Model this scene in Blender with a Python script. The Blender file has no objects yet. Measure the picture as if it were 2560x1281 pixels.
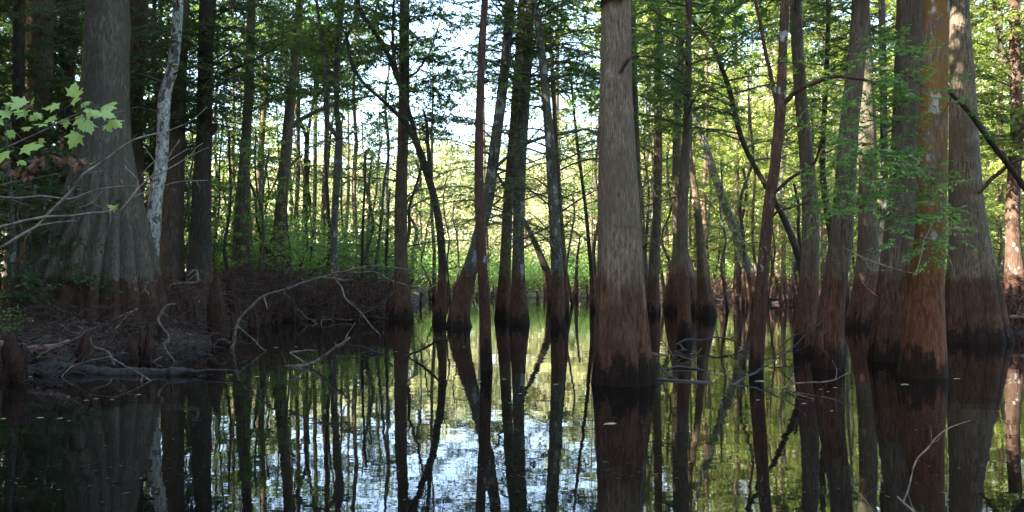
import bpy, math, random
import numpy as np
from math import radians as R

scene = bpy.context.scene
COL = scene.collection
rng = np.random.default_rng(7)

# ------------------------------------------------------------------ camera
CAM_H, F, CX, HZ = 1.3, 2009.0, 1280.0, 690.0      # eye height; the photo's pixels per unit tangent, its centre column and horizon row
cam_d = bpy.data.cameras.new('camera')
cam_d.sensor_width = 36.0
cam_d.lens = 36.0 * F / 2560.0
cam_d.shift_y = (HZ - 640.5) / 2560.0
cam_d.clip_start, cam_d.clip_end = 0.05, 3000.0
cam = bpy.data.objects.new('camera', cam_d)
cam.location = (0, 0, CAM_H)
cam.rotation_euler = (R(90), 0, 0)
COL.objects.link(cam)
scene.camera = cam

# ------------------------------------------------------------------ sky, sun, exposure
SUN_EL, SUN_AZ = 36.0, -116.0         # azimuth from +Y (view direction), clockwise: the sun stands to the left, a little behind
world = bpy.data.worlds.new('World')
scene.world = world
world.use_nodes = True
wn = world.node_tree
bg = wn.nodes['Background']
sky = wn.nodes.new('ShaderNodeTexSky')
sky.sky_type = 'NISHITA'
sky.sun_disc = False
sky.sun_elevation = R(SUN_EL)
sky.sun_rotation = R(SUN_AZ)
sky.dust_density = 2.0
sky.air_density = 1.0
wn.links.new(sky.outputs[0], bg.inputs[0])
bg.inputs[1].default_value = 0.14
sl = bpy.data.lights.new('sun', 'SUN')
sl.energy, sl.angle, sl.color = 5.0, R(0.5), (1.0, 0.93, 0.80)
so = bpy.data.objects.new('sun', sl)
az, el = R(SUN_AZ), R(SUN_EL)
from mathutils import Vector
sdir = Vector((math.sin(az) * math.cos(el), math.cos(az) * math.cos(el), math.sin(el)))
so.rotation_euler = sdir.to_track_quat('Z', 'Y').to_euler()
so.location = (-20, 10, 40)
COL.objects.link(so)
scene.view_settings.view_transform = 'Standard'
scene.view_settings.look = 'None'
scene.view_settings.gamma = 1.0
scene.view_settings.exposure = 3.45
scene.cycles.max_bounces = 8
scene.cycles.diffuse_bounces = 4
scene.cycles.glossy_bounces = 4
scene.cycles.transmission_bounces = 6
scene.cycles.use_denoising = True
scene.cycles.sample_clamp_indirect = 6.0


# ------------------------------------------------------------------ helpers
def P(px, py, d):
    """point that the photo shows at (px, py), standing d metres ahead"""
    return np.array([(px - CX) / F * d, d, CAM_H + (HZ - py) / F * d])


def smooth01(x):
    x = np.clip(x, 0, 1)
    return x * x * (3 - 2 * x)


class MB:
    """collects quads into one mesh"""

    def __init__(self):
        self.v, self.f, self.m, self.s, self.n = [], [], [], [], 0

    def add(self, v, f, mat=0, smooth=True):
        if len(v) == 0:
            return
        self.v.append(np.asarray(v, float))
        self.f.append(np.asarray(f, np.int64) + self.n)
        self.m.append(np.full(len(f), mat, np.int32))
        self.s.append(np.full(len(f), smooth, bool))
        self.n += len(v)

    def mesh(self, name, mats, origin=(0, 0, 0)):
        me = bpy.data.meshes.new(name)
        v = np.concatenate(self.v) - np.asarray(origin, float)
        f = np.concatenate(self.f)
        me.vertices.add(len(v))
        me.vertices.foreach_set('co', v.astype(np.float32).ravel())
        me.loops.add(f.size)
        me.loops.foreach_set('vertex_index', f.astype(np.int32).ravel())
        me.polygons.add(len(f))
        me.polygons.foreach_set('loop_start', np.arange(len(f), dtype=np.int32) * 4)
        for m in mats:
            me.materials.append(m)
        me.polygons.foreach_set('material_index', np.concatenate(self.m))
        me.polygons.foreach_set('use_smooth', np.concatenate(self.s))
        me.update(calc_edges=True)
        return me

    def build(self, name, mats, parent=None, origin=(0, 0, 0), loc=(0, 0, 0)):
        if not isinstance(mats, (list, tuple)):
            mats = [mats]
        o = bpy.data.objects.new(name, self.mesh(name, mats, origin))
        o.location = loc
        COL.objects.link(o)
        if parent is not None:
            o.parent = parent
        return o


def tag(o, label=None, cat=None, group=None, kind=None):
    if label: o['label'] = label
    if cat: o['category'] = cat
    if group: o['group'] = group
    if kind: o['kind'] = kind
    return o


def thing(name, label, cat, loc, group=None):
    o = bpy.data.objects.new(name, None)
    o.empty_display_size = 0.3
    o.location = loc
    COL.objects.link(o)
    return tag(o, label, cat, group)


def dup(root, loc, rotz, scale, label, group):
    r = root.copy()
    COL.objects.link(r)
    r.location, r.rotation_euler, r.scale = loc, (0, 0, rotz), scale
    tag(r, label, None, group)
    for ch in list(root.children):
        c = ch.copy()
        COL.objects.link(c)
        c.parent = r
        for g in list(ch.children):
            q = g.copy()
            COL.objects.link(q)
            q.parent = c
    return r


def spline(pts, step):
    """Catmull-Rom through the rows of pts, resampled about every `step` of length (first three columns)"""
    p = np.asarray(pts, float)
    if len(p) < 3:
        n = max(2, int(np.linalg.norm(p[-1, :3] - p[0, :3]) / step) + 1)
        t = np.linspace(0, 1, n)[:, None]
        return p[0] * (1 - t) + p[-1] * t
    q = np.vstack([2 * p[0] - p[1], p, 2 * p[-1] - p[-2]])
    out = []
    for i in range(1, len(q) - 2):
        n = max(1, int(np.ceil(np.linalg.norm(q[i + 1, :3] - q[i, :3]) / step)))
        t = np.arange(n)[:, None] / n
        a, b, c, d = q[i - 1], q[i], q[i + 1], q[i + 2]
        out.append(0.5 * (2 * b + (c - a) * t + (2 * a - 5 * b + 4 * c - d) * t ** 2 + (3 * b - a - 3 * c + d) * t ** 3))
    out.append(p[-1:])
    return np.vstack(out)


def grid_faces(nr, ns):
    i = np.arange(nr - 1)[:, None]
    j = np.arange(ns)[None, :]
    a = i * ns + j
    b = i * ns + (j + 1) % ns
    return np.stack([a, b, b + ns, a + ns], -1).reshape(-1, 4)


def tube(path, rad, ns=5, cap=True):
    path = np.asarray(path, float)
    rad = np.broadcast_to(np.asarray(rad, float), (len(path),)).copy()
    if cap:
        path = np.vstack([path, path[-1:]])
        rad = np.append(rad, 1e-4)
    t = np.gradient(path, axis=0)
    t[-1] = t[-2] if len(t) > 2 else t[0]
    t /= np.linalg.norm(t, axis=1, keepdims=True) + 1e-12
    ref = np.array([0, 0, 1.0]) if abs(t[0][2]) < .8 else np.array([1.0, 0, 0])
    u = ref - t * (t @ ref)[:, None]
    u /= np.linalg.norm(u, axis=1, keepdims=True) + 1e-9
    w = np.cross(t, u)
    a = np.linspace(0, 2 * np.pi, ns, endpoint=False)
    v = path[:, None] + rad[:, None, None] * (np.cos(a)[None, :, None] * u[:, None] + np.sin(a)[None, :, None] * w[:, None])
    return v.reshape(-1, 3), grid_faces(len(path), ns)


def wiggle(p0, p1, n, amp, r=rng):
    """a crooked polyline from p0 to p1"""
    t = np.linspace(0, 1, n)[:, None]
    p = np.asarray(p0) * (1 - t) + np.asarray(p1) * t
    L = np.linalg.norm(np.asarray(p1) - np.asarray(p0))
    o = np.cumsum(r.normal(0, 1, (n, 3)), axis=0)
    o = o - o[0] - t * (o[-1] - o[0])
    return p + o * amp * L / math.sqrt(n)


def leaf_quads(c, d, side, L, W, fold=0.0, nrm=None):
    """diamond leaves: base c, direction d, lateral vector side, length L, width W"""
    L = np.asarray(L)[:, None]; W = np.asarray(W)[:, None]
    m = c + d * L * 0.45
    v = np.stack([c, m + side * W * 0.5, c + d * L, m - side * W * 0.5], 1)
    return v.reshape(-1, 3), np.arange(len(c) * 4).reshape(-1, 4)


def unit(v):
    return v / (np.linalg.norm(v, axis=-1, keepdims=True) + 1e-12)


def leaves_random(mb, centers, L, W, mat, r=rng, flat=0.35):
    n = len(centers)
    d = unit(r.normal(0, 1, (n, 3)) * [1, 1, flat + .25])
    nz = unit(r.normal(0, flat + .2, (n, 3)) + [0, 0, 1])
    s = unit(np.cross(d, nz))
    k = r.uniform(.6, 1.3, n)
    v, f = leaf_quads(centers, d, s, L * k, W * k)
    mb.add(v, f, mat, False)


def bough(mb, path, r0, style='cypress', leaf=0.075, dens=1.0, twig=0.7, wood=1, green=0, r=rng, bare=0.12):
    """a branch along path with side twigs in loose flat layers; leaves in slot `green`, wood in slot `wood`"""
    path = spline(path, 0.15)
    n = len(path)
    s = np.linspace(0, 1, n)
    mb.add(*tube(path, r0 * (1 - .8 * s), 5), wood)
    seg = np.linalg.norm(np.diff(path, axis=0), axis=1)
    arc = np.concatenate([[0], np.cumsum(seg)])
    Ltot = arc[-1]
    nt = max(3, int(Ltot / 0.17 * min(1.3, .5 + .5 * dens)))
    for k in range(nt):
        u = bare + (1 - bare) * (k + r.uniform(0, 1)) / nt
        a = u * Ltot
        i = min(n - 2, int(np.searchsorted(arc, a)) - 1)
        p = path[i] + (path[i + 1] - path[i]) * r.uniform(0, 1)
        t = unit(path[min(i + 1, n - 1)] - path[i])
        lat = unit(np.cross(t, [0, 0, 1.0]) + 1e-6)
        sg = 1 if k % 2 else -1
        d = unit(t * r.uniform(.25, .9) + lat * sg * r.uniform(.5, 1) + np.array([0, 0, r.normal(-.05, .28)]))
        L = twig * r.uniform(.45, 1.15) * (1.05 - .55 * u)
        m = max(3, int(L / .09))
        tp = wiggle(p, p + d * L + np.array([0, 0, -.10 * L]), m, .10, r)
        mb.add(*tube(tp, np.linspace(r0 * .28, r0 * .1, m).clip(.0022, .02), 3, False), wood)
        if style == 'bare':
            continue
        subs = [tp]
        for q in range(int(r.integers(1, 4))):
            j = int(r.integers(0, m - 1))
            d2 = unit(d + lat * r.normal(0, .8) + r.normal(0, .25, 3) * [1, 1, .6])
            l2 = L * r.uniform(.3, .6)
            tp2 = wiggle(tp[j], tp[j] + d2 * l2 + np.array([0, 0, -.12 * l2]), 4, .08, r)
            subs.append(tp2)
            mb.add(*tube(tp2, .0025, 3, False), wood)
        for w in subs:
            wl = np.linalg.norm(w[-1] - w[0]) + 1e-6
            nl = int(wl / (leaf * .42) * dens)
            if nl < 1: continue
            uu = r.uniform(.08, 1, nl)
            x = uu * (len(w) - 1)
            i0 = np.minimum(x.astype(int), len(w) - 2)
            c = w[i0] + (w[i0 + 1] - w[i0]) * (x - i0)[:, None]
            tt = unit(w[-1] - w[0])
            la = unit(np.cross(tt, [0, 0, 1.0]) + 1e-6)
            sgn = np.where(r.random(nl) < .5, 1.0, -1.0)[:, None]
            if style == 'cypress':
                dd = unit(tt * .75 + la * sgn + r.normal(0, .22, (nl, 3)) + [0, 0, -.22])
                sd = unit(np.cross(dd, unit(r.normal(0, .45, (nl, 3)) + [0, 0, 1])))
                kk = r.uniform(.6, 1.25, nl)
                mb.add(*leaf_quads(c, dd, sd, leaf * kk, leaf * .30 * kk), green, False)
            else:
                dd = unit(tt * .4 + la * sgn + r.normal(0, .5, (nl, 3)) + [0, 0, -.25])
                sd = unit(np.cross(dd, unit(r.normal(0, .55, (nl, 3)) + [0, 0, 1])))
                kk = r.uniform(.6, 1.3, nl)
                mb.add(*leaf_quads(c + r.normal(0, .02, (nl, 3)), dd, sd, leaf * kk, leaf * .55 * kk), green, False)


# ------------------------------------------------------------------ materials
def newmat(name):
    m = bpy.data.materials.new(name)
    m.use_nodes = True
    nt = m.node_tree
    nt.nodes.clear()
    return m, nt, nt.nodes.new('ShaderNodeOutputMaterial')


def N(nt, typ, **kw):
    n = nt.nodes.new(typ)
    for k, v in kw.items():
        setattr(n, k, v)
    return n


def mixc(nt, fac, a, b):
    n = N(nt, 'ShaderNodeMix', data_type='RGBA')
    for idx, val in ((0, fac), (6, a), (7, b)):
        if isinstance(val, (int, float)):
            n.inputs[idx].default_value = val
        elif isinstance(val, tuple):
            n.inputs[idx].default_value = (*val, 1)
        else:
            nt.links.new(val, n.inputs[idx])
    return n.outputs[2]


def noise(nt, vec, scale, detail=3, rough=.55):
    n = N(nt, 'ShaderNodeTexNoise')
    n.inputs['Scale'].default_value = scale
    n.inputs['Detail'].default_value = detail
    n.inputs['Roughness'].default_value = rough
    nt.links.new(vec, n.inputs['Vector'])
    return n.outputs['Fac']


def maprange(nt, val, a, b, c=0.0, d=1.0, smooth=False):
    n = N(nt, 'ShaderNodeMapRange')
    if smooth: n.interpolation_type = 'SMOOTHSTEP'
    nt.links.new(val, n.inputs['Value'])
    for k, x in zip(('From Min', 'From Max', 'To Min', 'To Max'), (a, b, c, d)):
        n.inputs[k].default_value = x
    return n.outputs[0]


def math_(nt, op, a, b):
    n = N(nt, 'ShaderNodeMath', operation=op)
    for i, v in enumerate((a, b)):
        if isinstance(v, (int, float)): n.inputs[i].default_value = v
        else: nt.links.new(v, n.inputs[i])
    return n.outputs[0]


def bark(name, base, dark, stain=(.11, .062, .041), stain_soft=.11, spots=0.0, spot_col=(.42, .44, .42),
         moss=0.0, moss_col=(.20, .105, .02), level=1.30, green=0.25, strip=26., bump=.9, wet_top=.42, spot_scale=5.0):
    """bark with the swamp's high water stain below `level` and a black wet foot"""
    m, nt, out = newmat(name)
    geo = N(nt, 'ShaderNodeNewGeometry')
    pos = geo.outputs['Position']
    mp = N(nt, 'ShaderNodeMapping'); mp.inputs['Scale'].default_value = (1, 1, .15)
    nt.links.new(pos, mp.inputs['Vector'])
    s1 = noise(nt, mp.outputs[0], strip * 1.25, 6, .78)
    s2 = noise(nt, pos, 2.2, 3)
    s3 = noise(nt, pos, 11., 6, .75)
    s4 = noise(nt, pos, .9, 2)
    c = mixc(nt, maprange(nt, s1, .41, .60), dark, base)
    c = mixc(nt, maprange(nt, s2, .43, .58, 0, .78), c, mixc(nt, s1, tuple(x * .3 for x in base), tuple(x * .65 for x in base)))
    c = mixc(nt, maprange(nt, s3, .60, .68, 0, .45), c, tuple(min(.6, x * 1.7) for x in base))
    c = mixc(nt, maprange(nt, s3, .52, .72, 0, green), c, (.085, .095, .055))
    if moss > 0:
        mo = noise(nt, pos, 1.9, 7, .65)
        c = mixc(nt, math_(nt, 'MULTIPLY', maprange(nt, mo, .60 - .25 * moss, .66 - .25 * moss, 0, .92), maprange(nt, s3, .35, .55, .35, 1)), c, moss_col)
    if spots > 0:
        mp2 = N(nt, 'ShaderNodeMapping'); mp2.inputs['Scale'].default_value = (1, 1, .62)
        nt.links.new(pos, mp2.inputs['Vector'])
        sp = noise(nt, mp2.outputs[0], spot_scale, 3, .5)
        sq = noise(nt, mp2.outputs[0], spot_scale * 3.1, 4, .6)
        lc = mixc(nt, maprange(nt, s3, .35, .65), tuple(x * .45 for x in spot_col), spot_col)
        c = mixc(nt, maprange(nt, sp, .70 - .2 * spots, .745 - .2 * spots, 0, .88), c, lc)
        c = mixc(nt, maprange(nt, sq, .71 - .2 * spots, .76 - .2 * spots, 0, .7), c, lc)
    sep = N(nt, 'ShaderNodeSeparateXYZ'); nt.links.new(pos, sep.inputs[0])
    nz = noise(nt, mp.outputs[0], 9., 3, .6)
    z = math_(nt, 'ADD', math_(nt, 'ADD', sep.outputs['Z'], maprange(nt, nz, .2, .8, -stain_soft * 1.8, stain_soft * 1.8)), math_(nt, 'ADD', maprange(nt, s4, .3, .7, -.18, .18), maprange(nt, s3, .3, .7, -.16, .16)))
    st = mixc(nt, maprange(nt, s1, .40, .61), tuple(x * .36 for x in stain), tuple(x * 1.15 for x in stain))
    st = mixc(nt, maprange(nt, s2, .42, .62, 0, .6), st, mixc(nt, s1, tuple(x * .3 for x in stain), tuple(x * .6 for x in stain)))
    st = mixc(nt, maprange(nt, s3, .60, .67, 0, .4), st, (.20, .14, .10))
    c = mixc(nt, maprange(nt, z, level + stain_soft, level - stain_soft, 0, 1, True), c, st)
    zw = math_(nt, 'ADD', sep.outputs['Z'], math_(nt, 'ADD', maprange(nt, nz, .2, .8, -.3, .3), maprange(nt, s3, .3, .7, -.12, .12)))
    c = mixc(nt, maprange(nt, zw, wet_top, wet_top - .26, 0, .93, True), c, mixc(nt, s1, (.006, .005, .004), (.024, .017, .013)))
    b = N(nt, 'ShaderNodeBsdfPrincipled')
    nt.links.new(c, b.inputs['Base Color'])
    b.inputs['Roughness'].default_value = .85
    b.inputs['Specular IOR Level'].default_value = .10
    bp = N(nt, 'ShaderNodeBump'); bp.inputs['Strength'].default_value = bump; bp.inputs['Distance'].default_value = .05
    nt.links.new(math_(nt, 'ADD', s1, math_(nt, 'MULTIPLY', s3, .5)), bp.inputs['Height'])
    nt.links.new(bp.outputs[0], b.inputs['Normal'])
    nt.links.new(b.outputs[0], out.inputs[0])
    return m


def leafmat(name, cols, trans=.5, tcol=(.22, .32, .03)):
    m, nt, out = newmat(name)
    geo = N(nt, 'ShaderNodeNewGeometry')
    ramp = N(nt, 'ShaderNodeValToRGB')
    ramp.color_ramp.interpolation = 'LINEAR'
    e = ramp.color_ramp.elements
    while len(e) < len(cols): e.new(.5)
    for i, cc in enumerate(cols):
        e[i].position = i / (len(cols) - 1)
        e[i].color = (*cc, 1)
    big = noise(nt, geo.outputs['Position'], .55, 2)
    f = math_(nt, 'ADD', math_(nt, 'MULTIPLY', geo.outputs['Random Per Island'], .6), maprange(nt, big, .35, .65, -.1, .5))
    nt.links.new(f, ramp.inputs[0])
    di = N(nt, 'ShaderNodeBsdfDiffuse'); nt.links.new(ramp.outputs[0], di.inputs[0])
    tr = N(nt, 'ShaderNodeBsdfTranslucent')
    nt.links.new(mixc(nt, .55, ramp.outputs[0], tcol), tr.inputs[0])
    mx = N(nt, 'ShaderNodeMixShader'); mx.inputs[0].default_value = trans
    nt.links.new(di.outputs[0], mx.inputs[1]); nt.links.new(tr.outputs[0], mx.inputs[2])
    gl = N(nt, 'ShaderNodeBsdfGlossy'); gl.inputs['Roughness'].default_value = .45
    gl.inputs[0].default_value = (.8, .85, .9, 1)
    m2 = N(nt, 'ShaderNodeMixShader'); m2.inputs[0].default_value = .035
    nt.links.new(mx.outputs[0], m2.inputs[1]); nt.links.new(gl.outputs[0], m2.inputs[2])
    nt.links.new(m2.outputs[0], out.inputs[0])
    return m


def plain(name, c1, c2, scale=8., rough=.85, bump=.5, spec=.25):
    m, nt, out = newmat(name)
    geo = N(nt, 'ShaderNodeNewGeometry')
    n1 = noise(nt, geo.outputs['Position'], scale, 4, .6)
    b = N(nt, 'ShaderNodeBsdfPrincipled')
    nt.links.new(mixc(nt, maprange(nt, n1, .35, .65), c1, c2), b.inputs['Base Color'])
    b.inputs['Roughness'].default_value = rough
    b.inputs['Specular IOR Level'].default_value = spec
    bp = N(nt, 'ShaderNodeBump'); bp.inputs['Strength'].default_value = bump; bp.inputs['Distance'].default_value = .02
    nt.links.new(n1, bp.inputs['Height']); nt.links.new(bp.outputs[0], b.inputs['Normal'])
    nt.links.new(b.outputs[0], out.inputs[0])
    return m


M = {}
M['grey'] = bark('bark_grey', (.20, .158, .108), (.06, .046, .032))
M['massive'] = bark('bark_massive', (.18, .152, .112), (.06, .05, .036), green=.5, stain=(.10, .056, .038), stain_soft=.05)
M['pale'] = bark('bark_pale', (.40, .30, .205), (.14, .10, .068), spots=.25, spot_col=(.45, .43, .38), moss=.15, moss_col=(.17, .13, .04), stain=(.19, .10, .062), stain_soft=.38, strip=34, bump=1.2)
M['brown'] = bark('bark_brown', (.16, .115, .078), (.05, .036, .025))
M['red'] = bark('bark_red', (.15, .088, .06), (.055, .032, .024), spots=.30, spot_col=(.40, .42, .40), stain=(.11, .055, .038), spot_scale=7)
M['lichen'] = bark('bark_lichen', (.15, .135, .11), (.06, .052, .042), spots=.5, spot_col=(.34, .37, .34), spot_scale=6)
M['orange'] = bark('bark_orange', (.22, .165, .115), (.08, .058, .04), spots=.38, spot_col=(.42, .42, .37), moss=.62, moss_col=(.19, .10, .024), stain=(.22, .095, .052), stain_soft=.06, spot_scale=6)
M['white'] = bark('bark_white', (.54, .51, .45), (.26, .245, .21), spots=.85, spot_col=(.09, .08, .065), green=.5, spot_scale=8, bump=.3, stain=(.15, .1, .075))
M['dark'] = bark('bark_dark', (.07, .056, .042), (.025, .02, .016), bump=.7)
M['ruddy'] = bark('bark_ruddy', (.175, .14, .10), (.06, .046, .034), stain=(.14, .072, .045), stain_soft=.12)
M['knee'] = bark('knee_bark', (.12, .065, .045), (.06, .03, .022), level=3, stain=(.085, .045, .032), wet_top=.16, strip=40)
M['twig'] = plain('twig_wood', (.045, .036, .028), (.10, .085, .065), 20)
M['deadwood'] = plain('dead_wood', (.06, .044, .034), (.21, .165, .13), 14)
M['pinkwood'] = plain('bare_pink_wood', (.20, .12, .09), (.36, .235, .18), 14)
M['wetwood'] = plain('wet_wood', (.012, .010, .009), (.035, .027, .022), 18, .45, .6, .5)
M['log'] = plain('grey_log', (.016, .015, .014), (.062, .056, .050), 16, .75)
M['brushwood'] = plain('brush_wood', (.02, .013, .010), (.10, .06, .043), 9)
M['paletwig'] = plain('pale_twig', (.11, .085, .068), (.27, .215, .175), 22)
M['fallen'] = plain('fallen_leaf', (.26, .21, .13), (.46, .40, .28), 30, .6)
M['deadleaf'] = leafmat('dead_leaf', [(.13, .06, .035), (.20, .10, .06), (.27, .15, .09)], .35, (.3, .12, .04))
M['litter'] = leafmat('litter_leaf', [(.022, .014, .010), (.06, .038, .026), (.17, .125, .085)], .1, (.2, .1, .04))
M['maple'] = leafmat('maple_leaf', [(.17, .30, .035), (.26, .40, .06), (.42, .52, .16)], .38, (.45, .62, .10))
M['g_dark'] = leafmat('leaf_dark', [(.018, .040, .014), (.030, .065, .018), (.055, .10, .025)], .45, (.13, .20, .025))
M['g_mid'] = leafmat('leaf_mid', [(.028, .065, .020), (.045, .10, .024), (.085, .15, .03)], .5, (.20, .30, .03))
M['g_cyp'] = leafmat('leaf_cypress', [(.028, .075, .022), (.05, .13, .030), (.10, .20, .04)], .5, (.20, .36, .04))
M['g_spray'] = leafmat('leaf_spray', [(.07, .17, .035), (.12, .26, .05), (.22, .36, .09)], .45, (.26, .46, .06))
M['g_yel'] = leafmat('leaf_yellow', [(.06, .105, .02), (.12, .18, .03), (.25, .28, .05)], .52, (.40, .45, .05))
M['g_far'] = leafmat('leaf_far', [(.26, .29, .13), (.36, .37, .19), (.48, .46, .28)], .5, (.54, .54, .24))  # leaves paled: the overexposed look of the distance is put into their colour
M['g_shrub'] = leafmat('leaf_shrub', [(.05, .12, .02), (.10, .20, .035), (.20, .32, .07)], .5, (.26, .42, .05))
M['grass'] = leafmat('marsh_grass', [(.10, .14, .04), (.18, .22, .07), (.30, .30, .13)], .4, (.34, .38, .1))

# ------------------------------------------------------------------ ground and water
SH_PX = np.array([-900, 0, 60, 150, 200, 420, 520, 560, 650, 980, 1040, 1075, 1500, 1700, 1900, 2000, 2300, 2440, 2520, 2700, 3500.])
SH_D = np.array([9.0, 9.6, 9.8, 10.4, 11.6, 13.0, 14.0, 18., 22., 25., 30., 46., 47., 42., 38., 36., 34., 26., 18., 14., 11.])


def ground_z(x, y):
    x = np.asarray(x, float); y = np.asarray(y, float)
    px = CX + F * x / np.maximum(y, .5)
    wob = .8 * np.sin(x * 1.3 + y * .4) * np.cos(y * .9 - x * .3)
    sh = np.interp(px, SH_PX, SH_D)
    t = (y - sh + wob * np.where(sh > 20, 1., .5)) / 2.2
    bump = .10 * np.sin(x * 2.1 + 1.7 * np.sin(y * 1.1)) * np.sin(y * 1.9 + x * .7) + .05 * np.sin(x * 5.3 + y * 3.7)
    z = -.55 + smooth01(t * .5 + .5) * .80 + bump * smooth01(t + .8)
    z = z + .25 * smooth01((y - sh - 2) / 8)
    return np.where(y < 2, -.55, z)


def make_ground():
    az_ = np.linspace(-math.radians(86), math.radians(86), 380)
    az_ = np.sign(az_) * (np.abs(az_) / az_.max()) ** 1.6 * math.radians(86)
    d_ = np.concatenate([np.linspace(1.5, 9, 8), np.linspace(9.3, 60, 200), np.geomspace(61, 1500, 40)])
    A, D = np.meshgrid(az_, d_)
    X, Y = np.tan(A) * D, D
    X = np.clip(X, -1500, 1500)
    Z = ground_z(X, Y)
    mb = MB()
    nr, nc = A.shape
    i = np.arange(nr - 1)[:, None]; j = np.arange(nc - 1)[None]
    a = i * nc + j
    mb.add(np.stack([X, Y, Z], -1).reshape(-1, 3), np.stack([a, a + 1, a + nc + 1, a + nc], -1).reshape(-1, 4))
    m, nt, out = newmat('swamp_floor')
    geo = N(nt, 'ShaderNodeNewGeometry'); pos = geo.outputs['Position']
    n1 = noise(nt, pos, 3.0, 6, .7); n2 = noise(nt, pos, 22., 3, .6); n3 = noise(nt, pos, .35, 3)
    c = mixc(nt, maprange(nt, n1, .35, .65), (.018, .012, .009), (.055, .034, .024))
    c = mixc(nt, maprange(nt, n2, .60, .72, 0, .7), c, (.20, .15, .10))
    sep = N(nt, 'ShaderNodeSeparateXYZ'); nt.links.new(pos, sep.inputs[0])
    far = math_(nt, 'MULTIPLY', maprange(nt, sep.outputs['Y'], 42, 56), maprange(nt, n3, .3, .55))
    c = mixc(nt, far, c, mixc(nt, n1, (.09, .13, .03), (.22, .24, .08)))
    c = mixc(nt, maprange(nt, sep.outputs['Z'], .12, -.02), c, (.010, .007, .005))
    b = N(nt, 'ShaderNodeBsdfPrincipled'); nt.links.new(c, b.inputs['Base Color'])
    b.inputs['Roughness'].default_value = .9
    bp = N(nt, 'ShaderNodeBump'); bp.inputs['Strength'].default_value = 1; bp.inputs['Distance'].default_value = .06
    nt.links.new(math_(nt, 'ADD', n1, math_(nt, 'MULTIPLY', n2, .5)), bp.inputs['Height'])
    nt.links.new(bp.outputs[0], b.inputs['Normal'])
    nt.links.new(b.outputs[0], out.inputs[0])
    tag(mb.build('ground', m), kind='structure')


make_ground()


def make_water():
    mb = MB()
    xs = np.linspace(-120, 120, 25); ys = np.linspace(-12, 90, 12)
    X, Y = np.meshgrid(xs, ys)
    nr, nc = X.shape
    i = np.arange(nr - 1)[:, None]; j = np.arange(nc - 1)[None]
    a = i * nc + j
    mb.add(np.stack([X, Y, X * 0], -1).reshape(-1, 3), np.stack([a, a + 1, a + nc + 1, a + nc], -1).reshape(-1, 4))
    m, nt, out = newmat('still_dark_water')
    geo = N(nt, 'ShaderNodeNewGeometry'); pos = geo.outputs['Position']
    mp = N(nt, 'ShaderNodeMapping'); mp.inputs['Scale'].default_value = (.55, 1.0, 1)
    nt.links.new(pos, mp.inputs['Vector'])
    h = math_(nt, 'ADD', math_(nt, 'MULTIPLY', noise(nt, mp.outputs[0], 1.3, 2, .5), 1.0), math_(nt, 'MULTIPLY', noise(nt, mp.outputs[0], 9.0, 2, .5), .10))
    b = N(nt, 'ShaderNodeBsdfPrincipled')
    b.inputs['Base Color'].default_value = (.006, .005, .004, 1)
    b.inputs['Roughness'].default_value = .015
    b.inputs['IOR'].default_value = 1.45
    bp = N(nt, 'ShaderNodeBump'); bp.inputs['Strength'].default_value = .065; bp.inputs['Distance'].default_value = .05
    nt.links.new(h, bp.inputs['Height']); nt.links.new(bp.outputs[0], b.inputs['Normal'])
    nt.links.new(b.outputs[0], out.inputs[0])
    tag(mb.build('water', m), kind='structure')


make_water()


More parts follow.
